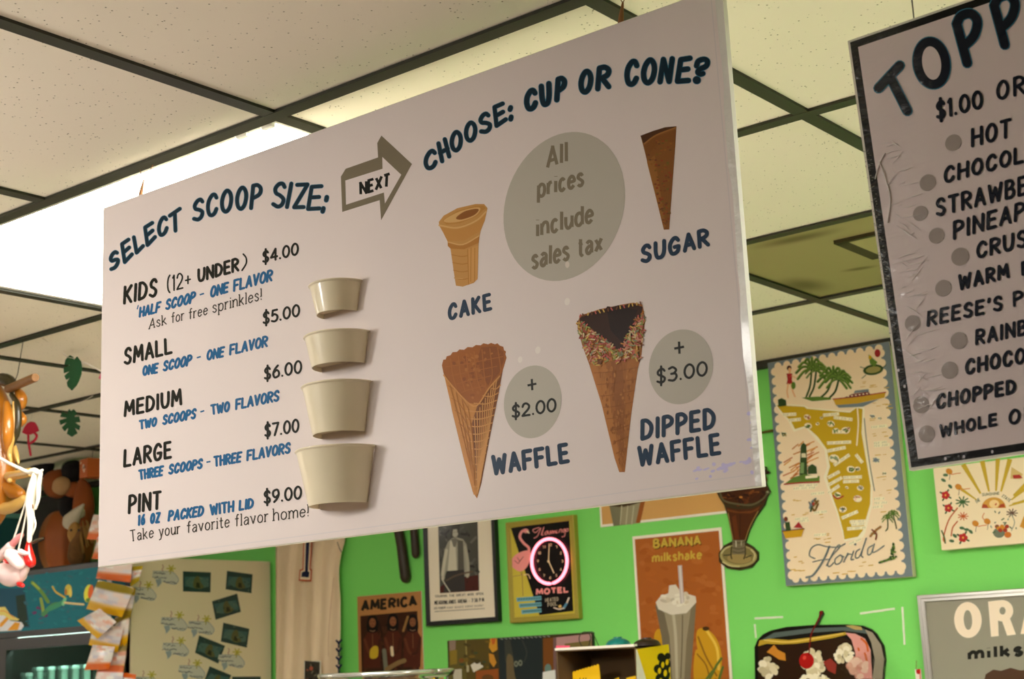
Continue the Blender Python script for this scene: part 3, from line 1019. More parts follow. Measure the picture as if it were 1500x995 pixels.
# dipped waffle cone
a = Art(P_S, (0, -1, 0), GAIN_S * .82, base=.0004)
a.crop(830, 430, 3.685)
a.poly([(60, 155), (75, 120), (180, 85), (300, 60), (360, 50), (410, 60), (425, 140), (405, 330), (380, 430), (350, 650), (315, 965), (285, 965), (260, 890), (190, 600), (125, 390), (85, 280), (60, 190)], (170, 106, 48))
a.poly([(125, 385), (210, 350), (240, 620), (300, 960), (285, 965), (260, 890), (190, 600)], (188, 122, 58))
a.poly([(240, 370), (300, 365), (318, 620), (308, 900), (290, 870), (262, 600)], (154, 94, 42))
a.poly([(330, 350), (395, 340), (350, 650), (322, 900), (318, 620)], (176, 111, 50))
random.seed(61)
for k in range(160):
    v = random.random()
    y = 400 + v * 530
    xl, xr = 132 + v * 148, 392 - v * 74
    x = xl + (xr - xl) * random.uniform(.08, .92)
    a.ell(x, y, random.uniform(4, 9) * (1 - v * .6), random.uniform(8, 20) * (1 - v * .4), random.choice([(164, 102, 46), (178, 114, 54), (150, 92, 40), (186, 122, 60)]), random.uniform(-10, 10), 8)
for k in range(8):
    a.stroke([(150 + k * 17, 430 + k * 62), (240 + k * 6, 424 + k * 62), (388 - k * 9, 400 + k * 62)], 3, (150, 92, 40), True)
random.seed(9)
a.poly([(72, 135), (90, 122), (120, 116), (130, 106), (168, 96), (182, 84), (190, 88), (212, 84), (222, 70), (250, 74), (280, 64), (312, 66), (335, 56), (370, 58), (400, 70), (412, 72), (395, 165), (345, 250), (312, 308), (270, 302), (190, 245), (140, 192), (78, 160)], (58, 30, 14))
a.poly([(220, 95), (330, 80), (385, 90), (350, 190), (306, 270), (240, 200)], (40, 20, 10))
SPR = [(206, 104, 92), (222, 182, 92), (156, 160, 84), (204, 132, 64), (224, 202, 152), (176, 82, 70), (140, 146, 110), (120, 70, 36), (212, 148, 120)]
cnt = 0
while cnt < 430:
    u, v = random.uniform(55, 425), random.uniform(105, 400)
    top = 150 + max(0, (u - 70)) * .78 if u < 290 else 310 - (u - 290) * 1.9
    bot = 215 + (u - 60) * 2.2 if u < 130 else 392 - (u - 130) * .16 - 14 * math.sin(u * .06)
    lef = 62 + max(0, v - 190) * .31
    rig = 424 - max(0, v - 150) * .1
    if v < top - 8 or v > bot or u < lef or u > rig:
        continue
    an = random.uniform(0, 3.14)
    dx, dy = math.cos(an) * 9, math.sin(an) * 9
    a.stroke([(u - dx, v - dy), (u + dx, v + dy)], 7, random.choice(SPR))
    cnt += 1
for k in range(16):
    u = 75 + k * 22
    a.stroke([(u, 128 - k * 4.6), (u + random.uniform(-8, 8), 116 - k * 4.6)], 7, random.choice(SPR[:2] + SPR[7:8]))
a.crop(830, 430, 3.685)
a.build('dipped_waffle_cone_picture', M_print, t)

# the four half cups glued to the sign
M_cup = mat('paper_cup', lin((226, 214, 184), 1.1), .38, coat=.3)


def cup(label, rl, rr, bl, br):
    L, Rr, l, r = [on_y(p[0], p[1], YS) for p in (rl, rr, bl, br)]
    th = math.atan2(-(Rr.x + L.x) / 2, YS)
    k = 1 + 1 / math.cos(th)
    ra, rb = (Rr.x - L.x) / k, (r.x - l.x) / k
    cx = ((Rr.x - ra) + (r.x - rb)) / 2
    zt, zb = Rr.z, r.z
    h = zt - zb
    rt = .0013
    prof = [(ra - .0022, zt - .003), (ra - .0014, zt - .0004), (ra, zt + rt * .8), (ra + rt, zt + rt), (ra + 2 * rt, zt), (ra + rt * 1.2, zt - rt * 1.2), (ra - .0002, zt - rt * 1.6)]
    prof += [(ra + (rb - ra) * s - .0002, zt - rt * 1.6 - (h - rt * 1.6) * s) for s in (.015, .03, .25, .5, .75, .93, .985, 1.0)]
    prof += [(rb - .0012, zb), (rb - .0014, zb + .0004), (rb - .0018, zb + .006), (rb - .0019, zb + .0068), (rb - .003, zb + .0069), (rb * .6, zb + .007), (0.0005, zb + .007)]
    bm = bmesh.new()
    add_lathe(bm, cx, YS - .0012, prof, 40, math.pi, 2 * math.pi)
    bmesh.ops.remove_doubles(bm, verts=bm.verts, dist=1e-5)
    o = bm_obj('half_cup', bm, M_cup, menu, smooth=True)
    o['label'] = label
    md = o.modifiers.new('thickness', 'SOLIDIFY')
    md.thickness = .0008
    for p in o.data.polygons:
        p.use_smooth = True


cup('smallest cream half paper cup at the top', (456.5, 419), (531, 411), (463.4, 460.7), (523.2, 456))
cup('second cream half paper cup from the top', (450, 491.6), (542.8, 485), (456.5, 535.5), (533.7, 532.3))
cup('third cream half paper cup from the top', (446.6, 570), (545.4, 558.5), (457.7, 638.2), (534, 632.5))
cup('largest cream half paper cup at the bottom', (437, 666), (550, 653), (453, 743.4), (538.6, 736.5))
# right hand film strip and hanging wires
bm = bmesh.new()
zz = [sz0 + (sz1 - sz0) * k / 24 for k in range(25)]
random.seed(4)
fv = [[(sx1 - .006 - random.uniform(0, .004), YS - .0012, z), (sx1 + .0015, YS - .0016, z)] for z in zz]
rows = [[bm.verts.new(q) for q in r_] for r_ in fv]
for i in range(24):
    bm.faces.new((rows[i][0], rows[i][1], rows[i + 1][1], rows[i + 1][0]))
bm_obj('film_edge', bm, M_film, t)
M_wire = mat('brown_twine', (150, 104, 60), .8)
for px in (208, 968):
    bm = bmesh.new()
    if px == 208:
        b0_, mid = on_y(204.5, 291, YS + .006), on_y(210.5, 264, YS + .006)
        q0, q1 = on_y(205, 246, YS + .006), on_y(224, 246, YS + .006)
    else:
        b0_ = Vector((-1.0, YS + .006, sz1))
        mid = b0_ + Vector((.006, 0, .028))
        q0, q1 = mid + Vector((-.01, 0, .024)), mid + Vector((.014, 0, .024))
    q0.z = q1.z = HC - .003
    add_tube(bm, [b0_ - Vector((0, 0, .004)), b0_ * .6 + mid * .4, mid], [.0042, .0034, .0014], 8)
    add_tube(bm, [mid, q0], .0007, 6)
    add_tube(bm, [mid, q1], .0007, 6)
    bm_obj('hanging_twine', bm, M_wire, t)

# ------------------------------------------------------------------ toppings sign
TL, BL = on_y(1241.5, 60, YS), on_y(1332, 689.5, YS)
vz = (TL - BL)
ex = Vector((math.cos(math.radians(1.5)), 0, math.sin(math.radians(1.5))))
WT = .56
TR, BR = TL + ex * WT, BL + ex * WT
t = tops = thing('toppings_sign', 'black-bordered hanging toppings list sign at the right edge of the picture', 'sign', tuple(BL + ex * WT * .5 + Vector((0, .005, 0))))
prism('panel', [(BL.x, BL.z), (BR.x, BR.z), (TR.x, TR.z), (TL.x, TL.z)], YS, YS + .01, M_board, t)
M_print2 = print_mat('toppings_print', .4, coat=.8, crough=.14, wrinkle=.6, wscale=34, region=(-.245, -.2))
a = Art(P_S, (0, -1, 0), GAIN_S, base=.0002)
e = .0028
up_ = vz.normalized()
a.world([BL + ex * e + up_ * e, BR - ex * e + up_ * e, TR - ex * e - up_ * e, TL + ex * e - up_ * e], (15, 15, 14))
iTL, iBL = on_y(1257, 69, YS), on_y(1345, 672.5, YS)
a.world([iBL, iBL + ex * (WT - .034), iTL + ex * (WT - .034), iTL], (206, 192, 191))
a.crop(1220, 0, 2.764)
random.seed(8)
a.step = 1.2e-6
for k in range(150):          # short pale streaks along the left black border
    y = random.uniform(600, 1350)
    x = 122 + (y - 600) * .146 + random.uniform(-4, 24)
    a.stroke([(x, y), (x + random.uniform(2, 10), y + random.uniform(-3, 2))], random.uniform(1, 2.6), (130, 128, 118))
a.crop(1280, 340, 2.764)
for x, y in ((290, 918), (365, 910), (125, 625), (100, 560), (480, 890)):
    a.ell(x, y, 5, 7, (190, 186, 190), 0, 8)
a.build('face', M_print2, t)
for cr, ds in (((1220, 0, 2.764), ((488, 578, 33), (385, 740, 33), (355, 865, 30), (420, 955, 31))), ((1280, 340, 2.764), ((350, 100, 36), (282, 228, 33), (158, 370, 32), (345, 440, 34), (308, 560, 34), (192, 700, 33), (215, 818, 33)))):
    for x, y, r in ds:
        a = Art(P_S, (0, -1, 0), GAIN_S, base=.0006)
        a.crop(*cr)
        a.circle(x, y, r, (152, 141, 136), 28)
        a.build('bullet_dot', M_print2, t)
a = Art(P_S, (0, -1, 0), GAIN_S, base=.0007)
a.crop(1220, 0, 2.764)
NV, HT = (16, 22, 34), (54, 110, 132)
for wd, cl in ((44, HT), (36, NV)):
    a.stroke([(186, 358), (272, 266)], wd, cl)
    a.stroke([(236, 318), (303, 450)], wd, cl)
    a.ell(401, 256, 57 + wd / 2, 87 + wd / 2, cl, -8, 36)
    if wd == 36:
        a.ell(401, 256, 38, 68, (206, 192, 191), -8, 30)
        a.ell(401, 256, 0, 0, cl, 0, 3)
for wd, cl in ((44, HT), (36, NV)):
    for dx, dy in ((0, 0), (152, -74)):
        a.stroke([(502 + dx, 96 + dy), (545 + dx, 256 + dy)], wd, cl)
        a.stroke([(502 + dx, 98 + dy), (520 + dx, 66 + dy), (560 + dx, 56 + dy), (586 + dx, 88 + dy), (572 + dx, 146 + dy), (528 + dx, 192 + dy)], wd, cl, True)
S2 = dict(gap=.24)
a.text('$1.00', (418, 490), (612, 440), (415, 412), (608, 360), 14, NV, gap=.2)
a.text('OR', (662, 412), (782, 382), (662, 330), (780, 300), 14, NV, **S2)
a.text('HOT', (560, 600), (724, 558), (560, 520), (724, 476), 14, NV, **S2)
a.text('CHOCOL', (448, 748), (776, 660), (450, 676), (776, 588), 14, NV, **S2)
a.text('STRAWBE', (417, 882), (790, 790), (415, 806), (790, 706), 14, NV, **S2)
a.text('PINEAP', (487, 975), (778, 890), (487, 896), (782, 812), 14, NV, **S2)
a.crop(1280, 340, 2.764)
a.text('CRUS', (415, 112), (622, 62), (415, 42), (622, -14), 14, NV, **S2)
a.text('WARM', (343, 242), (552, 186), (342, 172), (548, 124), 14, NV, **S2)
a.text('F', (598, 180), (640, 170), (596, 120), (640, 110), 14, NV)
a.text("REESE'S", (214, 387), (524, 318), (218, 318), (524, 254), 13, NV, **S2)
a.text('PI', (564, 306), (636, 290), (563, 242), (634, 226), 13, NV, **S2)
a.text('RAINB', (411, 462), (622, 418), (412, 395), (622, 350), 13, NV, **S2)
a.text('CHOCO', (369, 582), (616, 534), (370, 516), (616, 464), 14, NV, **S2)
a.text('CHOPPED', (251, 722), (578, 655), (254, 656), (578, 592), 14, NV, **S2)
a.text('WHOLE', (268, 837), (502, 785), (265, 780), (502, 730), 13, NV, **S2)
a.text('OR', (546, 786), (656, 762), (546, 720), (656, 698), 13, NV, **S2)
a.build('lettering', M_print2, t)
# glare on the film's creases at the left, put in as white tubes
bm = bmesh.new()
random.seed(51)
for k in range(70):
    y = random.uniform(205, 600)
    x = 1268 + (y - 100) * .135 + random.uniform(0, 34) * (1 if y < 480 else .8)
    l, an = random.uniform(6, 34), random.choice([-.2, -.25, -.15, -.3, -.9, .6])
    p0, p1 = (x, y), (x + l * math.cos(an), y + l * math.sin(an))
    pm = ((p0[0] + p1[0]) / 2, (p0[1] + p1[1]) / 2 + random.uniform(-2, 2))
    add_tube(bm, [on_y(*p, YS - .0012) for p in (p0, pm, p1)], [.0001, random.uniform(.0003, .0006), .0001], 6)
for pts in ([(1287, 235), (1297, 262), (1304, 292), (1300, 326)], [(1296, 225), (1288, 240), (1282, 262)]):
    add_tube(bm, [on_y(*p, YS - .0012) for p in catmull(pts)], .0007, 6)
o = bm_obj('film_glare_creases', bm, mat('white_glare_crease', (236, 230, 228), .25, coat=.8, alpha=.95), t, smooth=True)
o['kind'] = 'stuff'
for s in (.08, WT - .05):
    bm = bmesh.new()
    q = TL + ex * s
    add_tube(bm, [q + Vector((0, .005, -.004)), Vector((q.x, YS + .005, HC - .003))], .0009, 6)
    bm_obj('hanging_wire', bm, mat('thin_steel_wire', (120, 116, 108), .4, 1.0), t)

# ------------------------------------------------------------------ pictures on the green wall
M_art = print_mat('poster_print', .45)
M_artg = print_mat('glossy_print', .3, coat=.35, crough=.12)
M_lam = print_mat('laminated_print', .32, coat=.9, crough=.1, wrinkle=.18, wscale=22)
M_black = mat('black_frame', (16, 16, 15), .3)
M_paper = mat('paper_edge', (225, 218, 200), .7)
M_canvas = mat('canvas_side', lin((214, 205, 168)), .8)


def picture(name, label, cat, TL, TR, BR, BL, th, edge, px_extra=None, group=None):
    Y = WALL - th - .001
    x0, x1, z0, z1 = ext_px(TL, TR, BR, BL, Y)
    t = thing(name, label, cat, ((x0 + x1) / 2, WALL - .001, z0), group)
    if edge:
        box('board', x0, x1, Y, WALL - .001, z0, z1, edge, t, bevel=min(.002, th * .3))
    a = Art(flat_y(Y), (0, -1, 0), GAIN_W, base=.0006)
    return t, a, (x0, x1, z0, z1, Y)


def fill(a, r, col, d=0.0):
    x0, x1, z0, z1, Y = r
    a.world([(x0 + d, Y, z0 + d), (x1 - d, Y, z0 + d), (x1 - d, Y, z1 - d), (x0 + d, Y, z1 - d)], col)


# Florida map
t, a, r = picture('map_picture', 'Florida souvenir map canvas with blue scalloped border on the green wall', 'picture', (1128.6, 531), (1303, 500), (1338, 845), (1146.3, 859.5), .022, M_canvas)
CRM, SLA, OCH, GRN, DG, RED = (234, 212, 178), (112, 124, 130), (196, 160, 32), (92, 122, 48), (52, 74, 36), (160, 44, 44)
fill(a, r, SLA, .001)
x0, x1, z0, z1, Y = r
W_, H_ = x1 - x0, z1 - z0
pts = []
for s in range(4):
    n = 12 if s % 2 else 22
    for k in range(n):
        f = (k + .5) / n
        mx = [(x0 + .022, z0 + .016 + f * (H_ - .032)), (x0 + .02 + f * (W_ - .04), z1 - .016), (x1 - .03, z1 - .016 - f * (H_ - .032)), (x1 - .02 - f * (W_ - .04), z0 + .02)][s]
        pts.append((mx[0], Y, mx[1]))
a.world(pts, CRM)
for p in pts:
    a.world([(p[0] + .0125 * math.cos(k * .628), Y, p[2] + .0125 * math.sin(k * .628)) for k in range(10)], CRM)
a.crop(1100, 480, 2.551)
# water strokes
random.seed(11)
OC2 = (204, 164, 70)
for cx, cy, sp, n in ((450, 215, 50, 8), (470, 290, 40, 6), (470, 345, 30, 3), (475, 400, 26, 4), (480, 480, 26, 3), (490, 560, 24, 3), (180, 690, 30, 4), (170, 640, 20, 3), (240, 800, 40, 4), (180, 870, 24, 3), (170, 905, 26, 3), (350, 915, 50, 5), (430, 890, 26, 3), (290, 780, 30, 3), (500, 690, 20, 2), (250, 700, 24, 3), (490, 620, 24, 3)):
    for k in range(n):
        x, y = cx + random.uniform(-sp, sp), cy + random.uniform(-12, 12)
        l = random.uniform(8, 22)
        a.stroke([(x, y), (x + l, y - 2)], random.uniform(2, 4), OC2)
# sunset strokes round the lighthouse
for k in range(26):
    y = 430 + (k % 13) * 10
    x = 135 + random.uniform(0, 95) - (k % 13) * 2
    a.stroke([(x, y + 14), (x + random.uniform(18, 44), y - 4)], 4.5, random.choice([(190, 120, 56), (206, 140, 66), (184, 104, 60)]))
# the peninsula
a.poly([(90, 285), (200, 290), (215, 300), (370, 312), (400, 290), (425, 300), (425, 400), (440, 500), (455, 590), (455, 660), (430, 760), (420, 785), (350, 800), (340, 760), (320, 690), (300, 640), (272, 560), (285, 520), (275, 455), (240, 415), (205, 375), (160, 390), (140, 350), (110, 320)], (240, 226, 196))
a.poly([(96, 290), (200, 296), (210, 304), (370, 318), (395, 300), (418, 305), (414, 395), (432, 500), (448, 590), (446, 660), (418, 760), (400, 782), (350, 792), (345, 760), (326, 690), (308, 640), (284, 560), (296, 520), (284, 455), (250, 408), (205, 368), (165, 380), (150, 350), (118, 318)], (190, 156, 26))
a.stroke([(398, 300), (402, 360), (396, 440)], 5, (236, 222, 190), True)
a.stroke([(424, 340), (432, 420), (446, 520), (462, 610)], 4, (120, 124, 110), True)
# place name boxes
for x, y, w_, an in ((300, 325, 60, -.1), (345, 340, 70, .12), (330, 390, 50, 0), (330, 430, 90, -.05), (320, 455, 70, -.2), (405, 490, 40, .9), (340, 495, 70, -.6), (310, 550, 50, -.5), (315, 575, 60, -.5), (310, 605, 50, -.6), (380, 560, 70, -.05), (375, 575, 60, -.05), (370, 700, 66, -.4), (400, 725, 60, -.05), (395, 750, 70, -.08), (400, 735, 50, -.1), (145, 325, 50, -.05), (165, 345, 44, -.1), (200, 600, 80, -.05), (215, 590, 70, -.05), (250, 620, 50, -.1), (480, 370, 60, -.1), (485, 430, 50, -.1), (490, 440, 60, -.1), (480, 640, 40, -.05), (485, 655, 50, -.05), (475, 670, 40, -.1), (190, 715, 50, -.1), (200, 722, 36, -.1), (260, 690, 50, -.1), (260, 775, 46, -.08), (390, 800, 50, -.4)):
    c, s_ = math.cos(an), math.sin(an)
    q = [(x - w_ / 2 * c - 7 * -s_ * 0, y - w_ / 2 * s_), (x + w_ / 2 * c, y + w_ / 2 * s_)]
    a.stroke(q, 12, (240, 226, 190), caps='butt')
    n = int(w_ / 7)
    for k in range(n):
        f = (k + .5) / n
        if k % 4 == 3:
            continue
        px, py = q[0][0] + (q[1][0] - q[0][0]) * f, q[0][1] + (q[1][1] - q[0][1]) * f
        a.stroke([(px - 1.4, py + 2.6), (px + random.uniform(-1, 1.8), py - 2.6)], 1.3, (96, 96, 80))


def palm(a, bx, by, tx, ty, rr, n=9, wd=7, col=GRN):
    a.stroke([(bx, by), ((bx + tx) / 2 + 4, (by + ty) / 2 + 12), (tx, ty)], wd, DG, True)
    for k in range(n):
        an = -math.pi + math.pi * 1.3 * k / (n - 1) - .45
        ex_, ey_ = tx + rr * math.cos(an), ty + rr * .8 * math.sin(an) + rr * .35
        mx_, my_ = tx + rr * .55 * math.cos(an), ty + rr * .6 * math.sin(an) - rr * .05
        a.stroke([(tx, ty), (mx_, my_), (ex_, ey_)], rr * .17, col if k % 2 else (110, 138, 60), True)
        a.stroke([(tx, ty), (mx_, my_ + rr * .06), (ex_, ey_ + rr * .04)], rr * .05, DG, True)


palm(a, 208, 258, 228, 152, 58)
palm(a, 220, 258, 245, 160, 40)
palm(a, 258, 265, 308, 185, 58)
palm(a, 295, 262, 330, 190, 50)
a.poly([(190, 262), (250, 258), (300, 262), (300, 270), (230, 276)], GRN)
# bather
a.ell(144, 152, 9, 10, (60, 30, 24))
a.ell(146, 158, 6, 8, (226, 176, 130))
a.stroke([(146, 168), (146, 182)], 8, (226, 176, 130))
a.poly([(134, 172), (156, 172), (154, 195), (158, 212), (134, 212), (138, 195)], RED)
a.stroke([(140, 212), (136, 240), (140, 262)], 6, (226, 176, 130))
a.stroke([(152, 212), (158, 240), (166, 258)], 6, (226, 176, 130))
a.stroke([(154, 180), (168, 188)], 4, (226, 176, 130))
a.ell(160, 217, 8, 14, GRN)
a.poly([(102, 270), (116, 264), (132, 272), (134, 292), (104, 296)], DG)
# rooster float and boat
a.ell(458, 158, 38, 20, DG, -8)
a.ell(458, 158, 28, 12, (150, 140, 80), -8)
a.poly([(440, 100), (462, 120), (474, 130), (462, 146), (446, 136)], GRN)
a.ell(474, 96, 11, 15, RED)
a.ell(446, 112, 6, 8, OCH)
for q in ([(424, 152), (410, 148)], [(430, 178), (416, 190)], [(494, 150), (506, 140)]):
    a.stroke(q, 3, DG)
a.poly([(308, 268), (400, 258), (505, 242), (500, 262), (400, 284), (318, 290)], (190, 150, 40))
a.stroke([(308, 268), (400, 258), (505, 242)], 4, RED)
a.poly([(318, 290), (400, 284), (480, 268), (420, 296), (330, 300)], SLA)
a.poly([(350, 262), (380, 248), (440, 240), (450, 252), (360, 264)], (120, 60, 60))
a.poly([(385, 246), (390, 236), (440, 230), (442, 240)], SLA)
for k in range(6):
    a.ell(365 + k * 14, 257 - k * 2, 4, 2.4, (235, 215, 180), 0, 8)
# lighthouse on its island
a.poly([(188, 440), (198, 430), (208, 440), (212, 552), (182, 552)], DG)
a.poly([(190, 470), (206, 470), (207, 486), (190, 486)], (216, 206, 170))
a.poly([(187, 505), (200, 505), (199, 545), (185, 545)], (120, 150, 90))
a.poly([(126, 585), (160, 560), (200, 548), (258, 556), (256, 576), (170, 584)], GRN)
a.stroke([(126, 586), (190, 580), (256, 577)], 5, RED)
a.poly([(214, 520), (230, 510), (246, 520), (248, 546), (214, 548)], DG)
a.stroke([(205, 560), (250, 556)], 10, (236, 222, 190), caps='butt')
# small pictures on the map
for x, y, c_, s_ in ((212, 335, RED, 14), (215, 368, GRN, 16), (250, 360, DG, 8), (300, 360, GRN, 16), (318, 386, GRN, 14), (355, 385, GRN, 18), (366, 378, RED, 8), (265, 338, DG, 7), (312, 490, (130, 150, 110), 22), (375, 530, GRN, 18), (400, 528, DG, 11), (325, 625, GRN, 14), (345, 680, SLA, 16), (410, 600, SLA, 14), (400, 640, (226, 170, 150), 18), (360, 598, DG, 7), (455, 332, SLA, 12), (482, 340, SLA, 10), (470, 495, SLA, 16), (500, 545, DG, 9), (125, 400, DG, 14), (460, 770, (120, 90, 40), 14)):
    random.seed(int(x * 7 + y))
    a.ell(x, y, s_ * .9, s_ * .7, (236, 222, 186), random.uniform(-20, 20), 12)
    for k in range(6):
        a.stroke([(x + random.uniform(-s_, s_) * .7, y + random.uniform(-s_, s_) * .5), (x + random.uniform(-s_, s_) * .7, y + random.uniform(-s_, s_) * .5)], s_ * .26, c_ if k % 2 else random.choice([c_, DG, (150, 120, 60)]))
a.stroke([(308, 628), (325, 640), (346, 630)], 5, RED, True)
# angler, boats, palms, ivy
for k in range(9):
    random.seed(k + 40)
    a.stroke([(238 + random.uniform(-18, 18), 665 + random.uniform(-26, 26)), (238 + random.uniform(-20, 20), 665 + random.uniform(-26, 26))], 7, random.choice([SLA, (120, 90, 40), DG, RED]))
a.poly([(120, 762), (200, 752), (190, 782), (130, 788)], (196, 150, 30))
a.stroke([(118, 762), (200, 752)], 4, (110, 60, 40))
a.poly([(128, 728), (146, 726), (150, 758), (132, 760)], DG)
a.ell(132, 716, 7, 9, (120, 60, 40))
a.poly([(160, 748), (180, 726), (196, 750)], RED)
palm(a, 505, 760, 512, 712, 22, 8, 4)
palm(a, 545, 752, 532, 698, 24, 8, 4)
a.stroke([(448, 780), (466, 760), (486, 745)], 9, (150, 110, 60), True)
a.stroke([(454, 756), (470, 772), (468, 792)], 6, (120, 60, 40), True)
random.seed(21)
for k in range(46):
    f = random.random()
    x, y = 528 + random.gauss(0, 9) * (1 - f) + 6 * f, 868 - f * 60
    if k > 34:
        x, y = 478 + (k - 34) * 4.2, 880 - (k - 34) * 1.4
    a.ell(x, y, 5, 4, random.choice([DG, GRN]), random.uniform(0, 90), 8)
a.crop(1110, 660, 4.738)
SC = (104, 116, 118)
for pts, wd in (([(610, 648), (560, 672), (480, 668), (420, 655), (375, 680), (362, 730), (400, 752)], 8), ([(500, 668), (470, 740), (430, 810), (385, 868), (340, 882)], 14), ([(385, 775), (440, 762), (500, 756)], 7),
                ([(480, 800), (520, 730), (572, 672), (560, 660), (520, 720), (488, 790), (502, 806), (530, 780)], 8), ([(575, 726), (540, 756), (545, 790), (575, 780), (590, 745), (575, 726), (600, 740)], 8),
                ([(600, 775), (628, 715)], 9), ([(612, 750), (632, 722), (652, 722)], 8), ([(668, 700), (650, 755), (668, 758)], 9), ([(712, 685), (686, 705), (682, 745), (706, 740), (730, 690)], 8), ([(756, 610), (722, 720), (732, 742)], 9),
                ([(800, 660), (770, 680), (766, 722), (790, 715), (812, 650), (800, 705), (825, 700), (880, 662)], 8)):
    a.stroke(pts, wd, SC, True)
a.ell(680, 652, 8, 8, SC)
a.build('map_print', M_art, t)

# the sunshine print
t, a, r = picture('sunshine_picture', 'cream sunburst souvenir canvas with palms and flamingos, right edge of the wall', 'picture', (1366, 680), (1560, 668), (1572, 795), (1378.5, 802), .03, M_canvas)
fill(a, r, (232, 214, 178), .0015)
a.crop(1340, 660, 6.63)
SUN = (776, 520)
GOLD = (192, 160, 44)
for p0, p1, wd in (((600, 480), (450, 375), 28), ((640, 420), (470, 135), 44), ((722, 400), (655, 100), 44), ((790, 395), (808, 75), 42), ((838, 400), (925, 85), 44), ((940, 480), (1070, 375), 30), ((915, 540), (1070, 490), 26), ((960, 440), (1250, 160), 46), ((950, 520), (1400, 420), 40)):
    dx, dy = p1[0] - p0[0], p1[1] - p0[1]
    l = math.hypot(dx, dy)
    nx, ny = -dy / l, dx / l
    a.poly([(p0[0] - nx * wd * .22, p0[1] - ny * wd * .22), (p0[0] + nx * wd * .22, p0[1] + ny * wd * .22), (p1[0] + nx * wd * .55, p1[1] + ny * wd * .55), (p1[0] - nx * wd * .55, p1[1] - ny * wd * .55)], GOLD)
a.poly([(650 + 118 * (1 - math.cos(k * math.pi / 14)), 560 - 105 * math.sin(k * math.pi / 14)) for k in range(15)], (206, 150, 62))
a.poly([(650, 560), (665, 520), (700, 530), (720, 562)], (168, 70, 40))
a.poly([(880, 552), (866, 515), (830, 525), (810, 558)], (168, 70, 40))
a.ell(772, 520, 48, 40, (232, 200, 140))
a.stroke([(785, 528), (792, 520)], 14, (190, 70, 40))
a.text('THE', (598, 520), (640, 490), (585, 490), (622, 458), 5, (70, 80, 60))
a.text('SUNSHINE', (655, 446), (822, 430), (652, 416), (824, 402), 5, (70, 80, 60))
a.text('STATE', (838, 448), (920, 505), (862, 425), (940, 480), 5, (70, 80, 60))


def hibiscus(x, y, s_, c_=(176, 44, 40)):
    for k in range(4):
        a.stroke([(x, y), (x + s_ * 1.25 * math.cos(k * 1.57 + .5), y + s_ * 1.25 * math.sin(k * 1.57 + .5))], s_ * .35, (60, 86, 48))
    for k in range(5):
        a.ell(x + s_ * .5 * math.cos(k * 1.257), y + s_ * .5 * math.sin(k * 1.257), s_ * .42, s_ * .42, c_, 0, 12)
    a.ell(x, y, s_ * .2, s_ * .2, (220, 160, 60), 0, 8)


for q in ((300, 435, 46), (328, 560, 46), (470, 848, 50)):
    hibiscus(*q)
for x, y, s_, c_ in ((465, 500, 64, (60, 96, 50)), (470, 640, 48, (190, 90, 40)), (945, 610, 52, (100, 74, 60))):
    for k in range(9):
        an = k * .7
        a.stroke([(x, y), (x + s_ * math.cos(an), y + s_ * .8 * math.sin(an))], s_ * .2, c_)
for q in ([(415, 560), (330, 680), (280, 850), (300, 900)], [(415, 690), (370, 750), (355, 830)]):
    a.stroke(q, 13, (178, 84, 40), True)
a.stroke([(262, 780), (290, 850), (296, 900)], 14, (70, 96, 50), True)
for x, y in ((335, 205), (425, 355), (590, 710), (705, 690)):
    a.ell(x, y, 34, 28, (198, 130, 44), 30)
    a.stroke([(x + 10, y + 20), (x + 2, y + 80)], 5, (90, 60, 50))
    a.stroke([(x - 24, y - 10), (x - 46, y - 40), (x - 30, y - 80)] if x > 600 else [(x + 24, y + 30), (x + 70, y + 20), (x + 110, y + 16)], 9, (204, 130, 80), True)
a.ell(820, 800, 58, 50, (110, 116, 96))
for k in range(7):
    a.ell(800 + k * 16, 740 + (k % 3) * 18, 22, 20, random.choice([(190, 90, 36), (200, 130, 40), (160, 60, 36)]), 0, 12)
a.ell(905, 820, 34, 30, (196, 110, 40))
for k in range(12):
    random.seed(k + 3)
    x, y = random.uniform(700, 1060), random.uniform(580, 800)
    a.stroke([(x, y), (x + random.uniform(-30, 30), y + random.uniform(-18, 18))], 11, random.choice([(70, 96, 60), (120, 140, 120), (60, 80, 70)]))
a.stroke([(940, 620), (970, 700), (940, 780)], 9, (150, 150, 130), True)
a.poly([(940, 160), (1050, 230), (1030, 280), (930, 275)], (206, 176, 110))
a.poly([(950, 240), (1020, 235), (1050, 270), (960, 275)], (170, 50, 40))
a.poly([(1060, 640), (1020, 740), (1080, 770), (1110, 640)], (198, 140, 50))
for x, y in ((280, 290), (300, 240), (345, 350), (505, 770), (545, 790), (460, 755), (390, 830), (360, 880)):
    a.ell(x, y, 26, 15, (74, 104, 70), x % 50, 12)
a.build('sunburst_print', M_art, t)

# framed orange milkshake poster
t, a, r = picture('milkshake_poster', 'silver-framed grey ORANGE milkshake poster at lower right corner', 'poster', (1350, 877), (1620, 848), (1640, 1110), (1361, 1130), .02, None)
M_silver = mat('silver_moulding', (205, 200, 192), .28, .85)
x0, x1, z0, z1, Y = r
ring_frame('frame', x0, x1, z0, z1, .02, Y, WALL - .001, M_silver, t)
a.world([(x0 + .015, Y + .008, z0 + .015), (x1 - .015, Y + .008, z0 + .015), (x1 - .015, Y + .008, z1 - .015), (x0 + .015, Y + .008, z1 - .015)], (142, 138, 122))
a.plane = flat_y(Y + .008)
a.crop(1080, 820, 3.571)
LT = (232, 214, 190)
a.ell(1207, 316, 72, 94, LT, -3, 36)
a.ell(1207, 316, 22, 52, (142, 138, 122), -3, 30)
a.poly([(1312, 220), (1360, 214), (1368, 400), (1328, 404)], LT)
